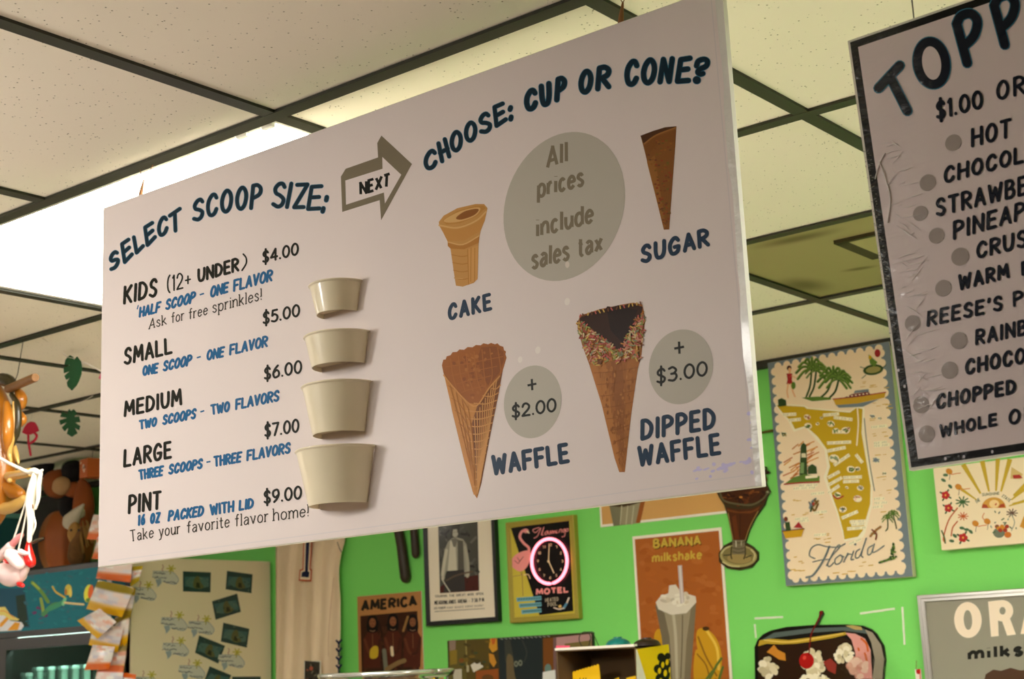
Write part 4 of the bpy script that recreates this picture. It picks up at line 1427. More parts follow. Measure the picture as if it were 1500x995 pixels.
a.ell(1388, 268, 56, 56, LT, 0, 30)
a.ell(1388, 268, 16, 20, (142, 138, 122), 0, 20)
a.poly([(1358, 214), (1392, 211), (1392, 232), (1360, 234)], LT)
a.poly([(1382, 312), (1424, 300), (1458, 392), (1412, 398)], LT)
a.poly([(1482, 390), (1524, 200), (1560, 198), (1610, 380), (1572, 384), (1545, 262), (1516, 388)], LT)
a.text('milksh', (1206, 532), (1570, 500), (1204, 458), (1568, 424), 19, (28, 28, 22), gap=.24, caps='butt')
a.poly([(1290, 640), (1300, 600), (1340, 575), (1380, 582), (1430, 566), (1480, 580), (1600, 570), (1640, 640), (1640, 800), (1310, 800)], (76, 52, 36))
a.build('poster_print', M_art, t)

# banana milkshake poster
t, a, r = picture('banana_poster', 'brown BANANA milkshake poster with white edge and a full glass', 'poster', (927.5, 786), (1058, 772.5), (1075, 1040), (941, 1052), .002, M_paper)
fill(a, r, (236, 226, 206), .0005)
fill(a, r, (166, 92, 36), .0095)
a.crop(800, 680, 3.159)
random.seed(2)
for k in range(140):
    x, y = random.uniform(430, 830), random.uniform(330, 990)
    rx_ = random.uniform(10, 30)
    if x - rx_ < 418 + (y - 330) * .04 or x + rx_ > 800 + (y - 330) * .045 or y < 372:
        continue
    a.ell(x, y, rx_, random.uniform(6, 16), random.choice([(170, 94, 36), (160, 86, 32), (174, 100, 42)]), random.uniform(-40, 40), 12)
a.text('BANANA', (498, 396), (722, 379), (498, 349), (720, 334), 11, (70, 48, 20), gap=.18, caps='butt')
a.text('BANANA', (495, 392), (718, 375), (495, 345), (717, 330), 10, (196, 166, 62), gap=.18, caps='butt')
a.text('milkshake', (490, 458), (722, 440), (490, 410), (722, 394), 8, (196, 166, 62), gap=.2, caps='butt')
YB_ = (196, 146, 30)
for q in ([(700, 770), (745, 765), (790, 810), (812, 880), (812, 940), (800, 1000), (760, 960), (730, 900), (700, 850)], [(690, 870), (720, 868), (755, 910), (770, 960), (780, 1010), (690, 1010)], [(500, 800), (535, 780), (540, 1000), (515, 1000)]):
    a.poly(q, YB_, True)
a.stroke([(745, 772), (790, 850), (800, 950)], 12, (222, 184, 70), True)
a.stroke([(704, 800), (740, 890), (790, 980)], 8, (140, 96, 24), True)
a.stroke([(700, 880), (740, 930), (760, 1000)], 7, (140, 96, 24), True)
for q in ([(760, 990), (790, 930), (812, 900)], [(800, 1000), (818, 940)], [(740, 1000), (770, 960)]):
    a.stroke(q, 12, (96, 110, 44))
a.ell(740, 762, 16, 10, (76, 50, 22))
a.poly([(505, 650), (560, 690), (650, 680), (695, 628), (690, 720), (682, 820), (668, 1000), (690, 1100), (550, 1100), (556, 1000), (535, 800)], (150, 138, 112))
a.poly([(505, 650), (535, 800), (556, 1000), (585, 1000), (572, 800), (548, 690)], (112, 102, 80))
a.poly([(690, 720), (695, 630), (672, 662), (650, 820), (640, 1000), (668, 1000), (682, 820)], (120, 108, 84))
a.stroke([(590, 700), (600, 800), (606, 990)], 14, (178, 168, 142), True)
a.stroke([(632, 700), (630, 830), (624, 990)], 5, (100, 90, 70), True)
a.poly([(508, 640), (530, 612), (566, 598), (570, 562), (600, 558), (622, 590), (650, 600), (692, 612), (696, 640), (650, 690), (580, 698), (520, 672)], (214, 204, 184))
random.seed(6)
for k in range(16):
    a.ell(random.uniform(530, 680), random.uniform(600, 655), random.uniform(8, 18), random.uniform(5, 11), random.choice([(226, 218, 200), (190, 178, 156), (204, 190, 164)]), random.uniform(-30, 30), 12)
a.poly([(610, 470), (629, 468), (640, 640), (622, 648)], (190, 178, 170))
a.stroke([(620, 474), (632, 640)], 5, (220, 210, 204))
a.build('poster_print', M_lam, t)

# upper peach poster with a shake glass
t, a, r = picture('peach_poster', 'peach milkshake poster with a tall glass, partly behind the big menu sign', 'poster', (868, 500), (1058, 475), (1067, 749), (876, 776), .002, M_paper)
fill(a, r, (238, 230, 212), .0005)
fill(a, r, (206, 158, 92), .008)
a.crop(800, 680, 3.159)
a.poly([(270, 40), (450, 30), (440, 158), (415, 275), (312, 287), (290, 178)], (150, 142, 112))
a.poly([(290, 178), (345, 172), (350, 282), (312, 287)], (118, 114, 88))
a.poly([(440, 158), (462, 154), (436, 272), (415, 275)], (150, 84, 36))
a.stroke([(298, 186), (360, 190), (440, 168)], 16, (70, 52, 34), True)
for k in range(3):
    a.stroke([(350 + k * 28, 195), (344 + k * 26, 280)], 5, (184, 176, 146))
a.build('poster_print', M_lam, t)

# flamingo motel neon clock
t, a, r = picture('neon_clock', 'yellow-framed flamingo motel clock with a glowing pink neon ring', 'clock', (739, 768.8), (839, 751.5), (848.2, 904), (747.5, 915.5), .022, None)
M_gold = mat('gold_moulding', lin((168, 152, 58)), .4, .2)
x0, x1, z0, z1, Y = r
ring_frame('frame', x0, x1, z0, z1, .018, Y, WALL - .001, M_gold, t)
Yp = Y + .006
a = Art(flat_y(Yp), (0, -1, 0), GAIN_W, base=.0003)
a.world([(x0 + .014, Yp, z0 + .014), (x1 - .014, Yp, z0 + .014), (x1 - .014, Yp, z1 - .014), (x0 + .014, Yp, z1 - .014)], (196, 180, 66))
a.crop(490, 740, 3.903)
a.poly([(1008, 132), (1342, 84), (1366, 606), (1172, 630)], (14, 13, 12))
PK = (228, 146, 140)
a.poly([(1115, 262), (1122, 300), (1098, 358), (1062, 380), (1025, 362), (1006, 332), (1030, 290), (1072, 266)], PK, True)
a.stroke([(1098, 146), (1072, 152), (1060, 184), (1082, 218), (1110, 244), (1112, 275)], 15, PK, True)
a.ell(1094, 148, 17, 13, PK, 10)
a.stroke([(1102, 150), (1112, 160)], 7, (230, 214, 180))
for q in ([(1030, 318), (1050, 335), (1068, 312)], [(1046, 300), (1058, 322), (1080, 296)]):
    a.stroke(q, 3, (120, 60, 60))
a.stroke([(1072, 380), (1078, 520)], 3, (120, 80, 70))
a.stroke([(1060, 382), (1072, 400), (1012, 410)], 3, (150, 110, 80))
a.stroke([(1085, 400), (1108, 398), (1118, 420)], 6, (226, 200, 150), True)
for y, tx in ((538, 1040), (573, 1054), (608, 1068)):
    a.poly([(tx, y - 8), (1182, y - 18), (1184, y + 6), (tx + 3, y + 16)], (104, 164, 178))
    for k in range(9):
        x = tx + 12 + k * (1172 - tx) / 9
        a.stroke([(x, y + 3 - k * .8), (x + 6, y - 1 - k * .8)], 7, (70, 110, 110))
SCR = [([(1170, 128), (1135, 142), (1150, 158), (1180, 132), (1160, 178), (1140, 190)], 0), ([(1182, 170), (1198, 126), (1186, 168), (1194, 172)], 0), ([(1216, 148), (1202, 162), (1210, 170), (1222, 150), (1222, 168)], 0),
       ([(1230, 168), (1236, 148), (1240, 164), (1248, 146), (1252, 162), (1260, 146), (1264, 160)], 0), ([(1272, 144), (1268, 160), (1276, 158)], 0), ([(1284, 158), (1288, 142), (1298, 140), (1298, 156)], 0),
       ([(1318, 136), (1304, 146), (1310, 156), (1320, 138), (1316, 176), (1300, 182)], 0), ([(1328, 136), (1324, 150), (1334, 150), (1336, 136), (1328, 136)], 0)]
for q, _ in SCR:
    a.stroke(q, 4, PK, True)
a.text('MOTEL', (1152, 518), (1342, 500), (1150, 480), (1340, 464), 10, PK, gap=.16, caps='butt')
a.text('HEATED', (1206, 556), (1282, 548), (1204, 534), (1280, 526), 2.4, (206, 190, 160))
a.text('POOL', (1220, 582), (1274, 574), (1218, 560), (1272, 552), 2.4, (206, 190, 160))
a.stroke([(1340, 532), (1325, 570), (1312, 592)], 9, (216, 200, 180), True)
a.stroke([(1326, 566), (1310, 590)], 13, (84, 140, 170))
a.stroke([(1310, 590), (1285, 596), (1255, 588)], 7, (226, 204, 180), True)
a.ell(1290, 580, 9, 9, (226, 180, 100))
a.ell(1235, 322, 92, 118, (16, 14, 13), 0, 36)
for k in range(12):
    an = k * math.pi / 6
    x, y = 1234 + 70 * math.sin(an), 322 - 94 * math.cos(an)
    if k == 0:
        a.text('12', (x - 9, y + 8), (x + 9, y + 7), (x - 9, y - 8), (x + 9, y - 9), 2.2, (226, 204, 160))
    elif k in (10, 11):
        a.text(str(k), (x - 8, y + 8), (x + 8, y + 7), (x - 8, y - 8), (x + 8, y - 9), 2.2, (226, 204, 160))
    else:
        a.text(str(k), (x - 5, y + 8), (x + 5, y + 7), (x - 5, y - 8), (x + 5, y - 9), 2.2, (226, 204, 160))
a.build('clock_face', M_artg, t)
h = Art(flat_y(Yp), (0, -1, 0), GAIN_W, base=.004)
h.crop(490, 740, 3.903)
h.stroke([(1228, 322), (1244, 356), (1258, 388)], 6, (232, 206, 160))
h.build('hour_hand', M_art, t)
h = Art(flat_y(Yp), (0, -1, 0), GAIN_W, base=.0046)
h.crop(490, 740, 3.903)
h.stroke([(1228, 328), (1232, 226)], 5, (232, 206, 160))
h.ell(1228, 322, 7, 7, (232, 206, 160))
h.build('minute_hand', M_art, t)
c = on_y(490 + 1236 / 3.903, 740 + 322 / 3.903, Yp)
rx = (on_y(490 + 1340 / 3.903, 740 + 322 / 3.903, Yp) - on_y(490 + 1132 / 3.903, 740 + 322 / 3.903, Yp)).length / 2
rz = (on_y(490 + 1236 / 3.903, 740 + 198 / 3.903, Yp) - on_y(490 + 1236 / 3.903, 740 + 446 / 3.903, Yp)).length / 2
rr_ = (rx + rz) / 2
M_neon = mat('pink_neon', (255, 120, 150), .3, emit=(1.0, .19, .24, 1), es=3.0)
bm = bmesh.new()
pts = [(c.x + rr_ * math.cos(k * 2 * math.pi / 56 - 1.4), Yp - .008, c.z + rr_ * math.sin(k * 2 * math.pi / 56 - 1.4)) for k in range(55)]
add_tube(bm, pts, .0052, 10)
for p in (pts[0], pts[-1]):
    add_tube(bm, [p, (p[0], Yp, p[2])], .004, 8)
bm_obj('neon_ring', bm, M_neon, t, smooth=True)

# concert poster
t, a, r = picture('concert_poster', 'black-framed concert poster with a grey photo of a standing person in a jacket', 'poster', (612, 580), (714, 557), (730.5, 911), (624, 917.5), .022, None)
x0, x1, z0, z1, Y = r
ring_frame('frame', x0, x1, z0, z1, .016, Y, WALL - .001, M_black, t)
Yp = Y + .009
a = Art(flat_y(Yp), (0, -1, 0), GAIN_W, base=.0003)
a.world([(x0 + .012, Yp, z0 + .012), (x1 - .012, Yp, z0 + .012), (x1 - .012, Yp, z1 - .012), (x0 + .012, Yp, z1 - .012)], (226, 214, 190))
a.crop(490, 740, 3.903)
a.poly([(588, -60), (814, -90), (828, 490), (603, 505)], (70, 68, 60))
random.seed(12)
for k in range(70):
    x, y = random.uniform(600, 815), random.uniform(-40, 390)
    a.stroke([(x, y), (x + random.uniform(-30, 30), y + random.uniform(-30, 40))], random.uniform(5, 16), random.choice([(84, 82, 74), (54, 52, 46), (96, 94, 84), (40, 38, 34)]))
a.poly([(603, 470), (660, 430), (760, 410), (822, 400), (828, 490), (603, 505)], (70, 26, 20))
for k in range(18):
    x, y = random.uniform(640, 810), random.uniform(425, 480)
    a.stroke([(x, y), (x + random.uniform(-16, 16), y - random.uniform(4, 12))], 7, random.choice([(50, 18, 14), (90, 36, 26), (40, 24, 18)]))
# the standing person in the photo
a.poly([(650, 210), (672, 190), (700, 185), (735, 195), (755, 225), (768, 330), (772, 400), (745, 410), (738, 370), (640, 380), (628, 420), (610, 420), (618, 330), (632, 250)], (150, 146, 128))
a.poly([(662, 205), (690, 200), (700, 375), (648, 378)], (196, 190, 168))
a.poly([(704, 200), (735, 205), (742, 372), (706, 375)], (84, 80, 70))
a.poly([(668, 196), (690, 190), (706, 196), (692, 240), (680, 240)], (110, 104, 92))
a.poly([(640, 378), (742, 370), (748, 490), (625, 500)], (52, 48, 44))
a.ell(690, 158, 18, 26, (170, 164, 144))
a.poly([(668, 150), (672, 118), (700, 108), (716, 130), (714, 186), (706, 160), (700, 138), (678, 140), (674, 185), (664, 190)], (58, 54, 46))
a.stroke([(686, 156), (688, 156)], 4, (50, 46, 40))
a.stroke([(700, 154), (702, 154)], 4, (50, 46, 40))
a.stroke([(640, 260), (626, 340), (618, 400)], 18, (190, 184, 162), True)
a.stroke([(748, 240), (762, 330), (764, 400)], 18, (166, 160, 140), True)
a.ell(620, 418, 9, 13, (186, 178, 156))
a.ell(760, 404, 9, 12, (176, 168, 146))
a.stroke([(640, 432), (700, 402), (790, 380)], 9, (90, 72, 58), True)
a.stroke([(615, 425), (650, 480), (660, 495)], 6, (196, 190, 170), True)
TX = (52, 46, 36)
a.text('TOURING', (575, 530), (646, 526), (574, 516), (645, 512), 2.5, TX, caps='butt')
a.text('THE GREAT WIDE OPEN', (656, 526), (852, 514), (655, 512), (850, 499), 2.5, TX, caps='butt')
a.text('MEADOWLANDS ARENA - 7:30 P.M.', (572, 572), (862, 553), (571, 548), (860, 530), 4.0, (40, 34, 26), gap=.24, caps='butt')
a.text('OCTOBER', (570, 598), (636, 594), (570, 585), (636, 581), 2.3, TX, caps='butt')
random.seed(14)
for k in range(24):
    x = 646 + k * 8.7
    if k not in (4, 11, 17):
        a.stroke([(x, 592 - k * .55), (x + random.uniform(0, 4), 583 - k * .55)], 3, TX)
a.stroke([(572, 610), (860, 592)], 3, TX, caps='butt')
a.crop(490, 740, 3.903)
a.build('poster_print', M_artg, t)

# AMERICA poster
t, a, r = picture('america_poster', 'tan AMERICA poster with three seated figures above the glass jar', 'poster', (523.3, 874.5), (616.8, 865.5), (622.5, 1020), (526.5, 1028), .003, M_paper)
fill(a, r, (176, 124, 74), .0005)
a.crop(490, 740, 3.903)
a.text('AMERICA', (150, 612), (476, 580), (154, 546), (472, 516), 16, (38, 34, 26), gap=.16, caps='butt')
a.poly([(148, 635), (474, 606), (490, 1080), (160, 1090)], (58, 34, 22))
random.seed(15)
for k in range(70):
    x, y = random.uniform(165, 465), random.uniform(650, 1000)
    a.stroke([(x, y), (x + random.uniform(-16, 16), y + random.uniform(-10, 50))], random.uniform(8, 20), random.choice([(70, 42, 26), (48, 28, 18), (84, 48, 30), (40, 26, 20)]))
for x, y, s_ in ((218, 672, 1), (335, 664, 1), (448, 668, .95)):
    a.poly([(x - 52, y + 260), (x - 50, y + 90), (x - 24, y + 52), (x + 24, y + 52), (x + 50, y + 90), (x + 44, y + 260)], (78, 38, 26))
    a.poly([(x - 30, y + 50), (x - 26, y - 26), (x, y - 44), (x + 26, y - 26), (x + 28, y + 50)], (26, 20, 18), True)
    a.ell(x, y + 2, 19 * s_, 27 * s_, (132, 84, 54), 0, 20)
    a.stroke([(x - 8, y - 4), (x - 5, y - 4)], 4, (50, 30, 20))
    a.stroke([(x + 6, y - 4), (x + 9, y - 4)], 4, (50, 30, 20))
    a.stroke([(x - 5, y + 15), (x + 5, y + 15)], 3, (86, 44, 34))
    a.stroke([(x - 14, y + 46), (x, y + 52), (x + 14, y + 46)], 4, (140, 108, 80))
    a.stroke([(x, y + 70), (x + 2, y + 150)], 5, (112, 72, 46))
    a.stroke([(x - 44, y + 100), (x - 20, y + 170), (x + 6, y + 190)], 16, (96, 52, 34), True)
    a.stroke([(x + 42, y + 100), (x + 26, y + 170), (x, y + 186)], 16, (66, 34, 24), True)
a.poly([(205, 830), (228, 806), (250, 815), (246, 870), (206, 876)], (190, 158, 44), True)
a.stroke([(328, 815), (332, 858)], 17, (216, 196, 160))
a.stroke([(285, 832), (296, 950)], 24, (112, 110, 92))
a.stroke([(300, 940), (360, 905), (400, 890)], 26, (130, 104, 66), True)
a.stroke([(420, 640), (394, 720)], 14, (140, 104, 60), True)
a.build('poster_print', M_art, t)

# low dark collage picture
t, a, r = picture('collage_picture', 'wide unframed dark glossy collage picture below the neon clock', 'picture', (656.5, 938), (866, 927.5), (880, 1120), (660, 1130), .012, M_black)
fill(a, r, (60, 50, 26), .001)
a.crop(640, 900, 5.769)
a.poly([(100, 222), (250, 214), (250, 700), (104, 700)], (92, 82, 34))
a.poly([(250, 214), (450, 204), (440, 700), (250, 700)], (84, 70, 26))
a.poly([(105, 222), (160, 218), (158, 300), (108, 310)], (140, 118, 100))
a.poly([(110, 310), (170, 300), (172, 420), (112, 430)], (132, 110, 34))
a.poly([(450, 206), (508, 204), (512, 300), (470, 325), (440, 280)], (196, 140, 40))
a.poly([(458, 205), (500, 204), (488, 250), (470, 260)], (186, 92, 36))
a.poly([(440, 330), (480, 340), (505, 410), (480, 450), (445, 400)], (190, 130, 40))
a.poly([(330, 480), (520, 460), (530, 700), (330, 700)], (140, 74, 26))
a.ell(430, 540, 50, 30, (100, 64, 24))
a.poly([(285, 430), (350, 388), (395, 445), (310, 492)], (208, 202, 182))
a.poly([(136, 470), (210, 462), (216, 700), (150, 700)], (190, 182, 158))
a.stroke([(246, 214), (256, 480)], 9, (150, 136, 70))
a.stroke([(262, 440), (262, 480)], 20, (170, 160, 120))
for k in range(16):
    random.seed(k)
    x, y = random.uniform(180, 440), random.uniform(230, 460)
    a.ell(x, y, random.uniform(10, 28), random.uniform(8, 20), random.choice([(70, 60, 24), (110, 88, 30), (120, 74, 28), (60, 70, 40)]), 0, 12)
a.poly([(516, 204), (890, 184), (900, 700), (540, 700)], (34, 42, 42))
a.poly([(570, 220), (620, 215), (650, 380), (620, 470), (580, 400)], (56, 58, 50))
a.poly([(590, 370), (640, 360), (660, 520), (720, 700), (610, 700)], (98, 84, 58), True)
for x, y in ((670, 420), (706, 412)):
    a.ell(x, y, 18, 26, (110, 114, 96))
    a.ell(x, y, 8, 12, (50, 52, 46))
a.stroke([(720, 215), (760, 320), (740, 400)], 12, (48, 54, 50), True)
a.poly([(898, 205), (984, 198), (990, 700), (904, 700)], (112, 66, 24))
a.poly([(984, 198), (1010, 196), (1012, 700), (990, 700)], (110, 84, 80))
a.poly([(1010, 196), (1306, 165), (1312, 330), (1012, 320)], (172, 132, 128))
a.poly([(1080, 250), (1306, 220), (1310, 340), (1080, 330)], (116, 102, 56))
a.ell(940, 462, 28, 42, (96, 122, 112))
a.poly([(896, 490), (1000, 470), (1010, 700), (890, 700)], (214, 214, 206))
for k in range(12):
    a.stroke([(540 + k * 36, 206 - k * 2), (556 + k * 36, 212 - k * 2)], 10, (120, 124, 116))
a.build('collage_print', M_artg, t)

# die-cut chocolate soda glass
Y = WALL - .008
o_px = [(115, 180), (150, 250), (190, 310), (225, 420), (262, 600), (265, 640), (190, 680), (140, 750), (145, 830), (220, 890), (330, 905), (440, 880), (500, 810), (500, 740), (450, 690), (385, 650), (420, 540), (480, 420), (560, 310), (580, 240), (608, 190), (575, 120), (560, 40), (480, -60), (360, -90), (240, -50), (150, 40), (125, 130)]
cr = lambda p: (1030 + p[0] / 6.217, 690 + p[1] / 6.217)
out = [on_y(*cr(p), Y) for p in o_px]
t = thing('sundae_cutout', 'cut-out sign of a footed chocolate soda glass under the menu sign corner', 'sign', (out[10].x, WALL - .001, out[10].z))
prism('board', [(p.x, p.z) for p in out], Y, WALL - .001, mat('cutout_edge', (40, 34, 22), .6), t)
a = Art(flat_y(Y), (0, -1, 0), GAIN_W, base=.0004)
a.crop(1030, 690, 6.217)
BRN = (66, 34, 16)
a.poly(o_px, (58, 48, 26))
a.poly([(155, 190), (200, 300), (560, 290), (590, 190), (560, 60), (470, -50), (360, -80), (240, -40), (160, 60)], BRN)
random.seed(17)
for k in range(44):
    x, y = random.uniform(170, 560), random.uniform(-40, 270)
    a.stroke([(x, y), (x + random.uniform(-50, 50), y + random.uniform(-30, 40)), (x + random.uniform(-70, 70), y + random.uniform(10, 60))], random.uniform(8, 22), random.choice([(92, 48, 20), (46, 24, 14), (120, 66, 26), (76, 38, 16), (54, 28, 14)]), True)
a.stroke([(150, 190), (190, 270), (300, 300), (440, 310), (540, 260), (590, 200)], 16, (92, 84, 56), True)
a.ell(345, 240, 16, 9, (190, 120, 50))
for x, y in ((140, 178), (592, 196)):
    a.ell(x, y, 22, 18, (84, 86, 58))
    a.ell(x - 4, y - 4, 10, 7, (150, 146, 108))
a.poly([(210, 330), (300, 350), (440, 345), (548, 300), (470, 420), (410, 540), (375, 630), (275, 630), (262, 560), (238, 420)], (74, 38, 16))
a.poly([(216, 345), (330, 372), (450, 362), (520, 322), (500, 360), (430, 388), (300, 385), (226, 370)], (104, 56, 24))
a.poly([(262, 420), (300, 400), (330, 620), (290, 625)], (92, 46, 20))
a.stroke([(228, 385), (256, 540), (272, 625)], 7, (150, 128, 70), True)
a.stroke([(500, 370), (430, 500), (385, 630)], 9, (140, 112, 60), True)
a.stroke([(340, 400), (335, 600)], 6, (50, 26, 12))
a.ell(322, 775, 168, 102, (160, 148, 92), 3, 40)
a.ell(322, 770, 148, 84, (124, 112, 66), 3, 36)
a.ell(330, 800, 110, 44, (150, 130, 78), 3)
for q, cl in (([(170, 750), (200, 710), (240, 690)], (190, 180, 130)), ([(180, 830), (250, 865), (330, 872)], (196, 186, 130)), ([(440, 720), (470, 760), (460, 810)], (190, 180, 130)), ([(190, 770), (250, 765)], (70, 66, 44)), ([(390, 790), (440, 770)], (70, 66, 44)), ([(260, 690), (255, 770), (262, 800)], (60, 54, 34)), ([(384, 690), (385, 760), (372, 800)], (60, 54, 34))):
    a.stroke(q, 12, cl, True)
a.poly([(268, 630), (382, 630), (380, 760), (268, 760)], (112, 102, 76))
for y in (645, 700, 735):
    a.stroke([(268, y), (325, y + 12), (380, y)], 9, (84, 78, 54), True)
a.stroke([(300, 640), (302, 690)], 10, (180, 174, 146))
a.stroke([(350, 640), (348, 680)], 7, (170, 164, 134))
a.build('cutout_print', M_artg, t)

# die-cut banana split
Y = WALL - .008
o_px = [(150, 800), (145, 640), (140, 380), (165, 320), (210, 275), (270, 245), (400, 215), (600, 200), (640, 197), (664, 130), (668, 88), (690, 84), (700, 110), (672, 160), (656, 198), (880, 194), (1020, 205), (1090, 235), (1130, 270), (1190, 370), (1205, 480), (1190, 640), (1150, 800), (650, 860)]
cr = lambda p: (1080 + p[0] / 5.556, 880 + p[1] / 5.556)
out = [on_y(*cr(p), Y) for p in o_px]
t = thing('banana_split_cutout', 'cut-out sign of a banana split with a cherry, low on the green wall', 'sign', (out[-1].x, WALL - .001, out[-1].z))
prism('board', [(p.x, p.z) for p in out], Y, WALL - .001, mat('cutout_board', (40, 34, 26), .6), t)
a = Art(flat_y(Y), (0, -1, 0), GAIN_W, base=.0004)
a.crop(1080, 880, 5.556)
a.poly([p for p in o_px if not (600 < p[0] < 720 and p[1] < 199)], (22, 20, 14))
a.poly([(180, 330), (300, 262), (600, 225), (880, 215), (1020, 225), (1110, 280), (1000, 262), (860, 245), (600, 262), (320, 300)], (84, 96, 92))
a.poly([(880, 205), (940, 200), (1010, 215), (1020, 240), (960, 238)], (176, 152, 92))
a.poly([(1040, 235), (1100, 260), (1170, 360), (1196, 480), (1180, 640), (1100, 640), (1120, 480), (1090, 340)], (150, 140, 120))
a.poly([(180, 325), (260, 310), (420, 322), (600, 300), (760, 276), (880, 258), (900, 275), (780, 305), (600, 335), (420, 360), (240, 352), (170, 372)], (186, 152, 46))
a.stroke([(220, 322), (420, 338), (640, 306), (860, 268)], 9, (222, 194, 96), True)
a.poly([(170, 375), (300, 360), (600, 345), (850, 300), (940, 330), (1060, 640), (1060, 800), (170, 800)], (44, 26, 14))
a.poly([(240, 420), (300, 360), (330, 400), (390, 430), (395, 490), (340, 480), (280, 440)], (196, 128, 44))
a.poly([(880, 262), (960, 270), (1040, 310), (1085, 400), (1100, 640), (980, 640), (960, 420), (930, 320)], (216, 150, 140))
for q in ([(1010, 310), (1050, 350), (1065, 410)], [(985, 390), (990, 405)], [(1040, 430), (1060, 520)]):
    a.stroke(q, 17, (200, 96, 40), True)
random.seed(19)
for cx, cy, w_, h_, n in ((265, 545, 90, 105, 26), (620, 520, 110, 150, 40), (870, 440, 92, 100, 28), (980, 540, 110, 110, 22), (640, 660, 200, 90, 22)):
    for k in range(n):
        an, f = random.uniform(0, 6.28), random.random() ** .5
        a.ell(cx + w_ * f * .75 * math.cos(an), cy + h_ * f * .75 * math.sin(an), random.uniform(16, 38), random.uniform(14, 32), random.choice([(216, 204, 170), (232, 222, 196), (190, 176, 140), (204, 190, 152)] if cx != 980 else [(210, 160, 140), (224, 190, 170), (200, 140, 120)]), random.uniform(0, 90), 14)
a.poly([(700, 500), (760, 470), (810, 520), (800, 600), (740, 570)], (140, 50, 40))
a.ell(565, 490, 60, 66, (164, 24, 20), 0, 30)
a.ell(548, 465, 14, 18, (206, 66, 54), 20)
a.stroke([(584, 440), (594, 330), (606, 265), (640, 195), (672, 130), (680, 96)], 12, (108, 22, 18), True)
a.ell(684, 98, 13, 17, (120, 26, 20))
a.build('cutout_print', M_artg, t)

# clear crumpled wrap hanging over its right side
M_wrap = mat('clear_plastic_wrap', (245, 245, 240), .08, trans=1.0, ior=1.12, alpha=.2, coat=1.0)
random.seed(23)
bm = bmesh.new()
cr = lambda p: (1080 + p[0] / 5.556, 880 + p[1] / 5.556)
nx_, ny_ = 26, 22
rows = []
for j in range(ny_ + 1):
    row = []
    for i in range(nx_ + 1):
        u, v = i / nx_, j / ny_
        lft = 835 + 60 * math.sin(v * 5) - v * 40
        top = 560 - 190 * math.sin(max(0, min(1, u * 1.1)) * math.pi * .9) + u * 60
        px = lft + u * (1330 - lft)
        py = top + v * (720 - top)
        y = WALL - .02 - .018 * abs(math.sin(u * 11 + v * 6) + .6 * math.sin(u * 23 - v * 17)) - random.uniform(0, .003)
        row.append(bm.verts.new(on_y(*cr((px, py)), y)))
    rows.append(row)
for j in range(ny_):
    for i in range(nx_):
        bm.faces.new((rows[j][i], rows[j][i + 1], rows[j + 1][i + 1], rows[j + 1][i]))
pc = on_y(*cr((1080, 720)), WALL - .02)
o = bm_obj('plastic_wrap', bm, M_wrap, None, tuple(pc), smooth=True)
tag(o, 'crumpled clear plastic wrap hanging over the right end of banana split sign', 'plastic wrap')

# white tape corners
M_tape = mat('white_tape', lin((226, 234, 206)), .35, coat=.4)
for lab, p0, p1, wd in (('horizontal white tape strip left above the banana split sign', (142, 146), (372, 134), 17), ('horizontal white tape strip right above the banana split sign', (1000, 106), (1282, 66), 17),
                        ('upright white tape strip at the left side of the banana split sign', (142, 192), (152, 305), 15), ('upright white tape strip at right of the banana split sign', (1344, 52), (1362, 360), 17)):
    q0, q1 = on_y(*cr(p0), WALL - .001), on_y(*cr(p1), WALL - .001)
    d = (q1 - q0).normalized()
    n = Vector((-d.z, 0, d.x)) * (wd / 5.556 * pxs(WALL, 1200, 900) / 2)
    pts = []
    for k in range(9):
        pts.append(q0 + (q1 - q0) * (k / 8) + n * (1 + .12 * math.sin(k * 2.3)))
    for k in range(8, -1, -1):
        pts.append(q0 + (q1 - q0) * (k / 8) - n * (1 + .12 * math.sin(k * 1.7)))
    o = prism('tape_strip', [(p.x, p.z) for p in pts], WALL - .0018, WALL - .0002, M_tape, None, tuple(q0))
    tag(o, lab, 'tape', 'tape strips round the banana split sign')

# small red and white card
t, a, r = picture('cherry_card', 'tiny white card with red print beside the silver frame', 'card', (1341, 981), (1350, 980), (1352, 1020), (1343, 1021), .003, M_paper)
fill(a, r, (232, 220, 206), .0004)
a.crop(1080, 880, 5.556)
a.ell(1475, 578, 18, 22, (178, 30, 26))
a.stroke([(1456, 570), (1458, 490)], 4, (120, 60, 40))
a.stroke([(1488, 560), (1490, 640)], 8, (206, 60, 40))
a.build('card_print', M_art, t)

# two dark wooden rods
M_dark = mat('dark_wood', lin((52, 40, 22)), .5, var=.35, bscale=30)
for lab, pts, rad in (('longer dark wooden rod hanging on the green wall left of the concert poster', [(560, 560), (583, 775), (588, 800), (594, 846)], [5.5, 6.6, 7, 7.8]),
                      ('shorter dark wooden rod hanging close to the concert poster frame', [(596, 560), (606, 775), (609, 812)], [5, 5.6, 6])):
    bm = bmesh.new()
    tube_px(bm, pts, rad, WALL - .022, 12, smooth=False)
    q = on_y(*pts[-1], WALL - .022)
    o = bm_obj('wooden_rod', bm, M_dark, None, tuple(q), smooth=True)
    tag(o, lab, 'rod', 'dark rods on the wall')
# a thin nail by the map
bm = bmesh.new()
q = on_y(1122, 632, WALL - .015)
add_tube(bm, [q + Vector((-.03, 0, -.002)), q + Vector((.03, .004, 0))], [.003, .004], 8)
o = bm_obj('wall_hook', bm, mat('old_brass', lin((120, 100, 50)), .4, .8), None, tuple(q))
tag(o, 'small brass hook on the green wall at the left edge of the map', 'hook')

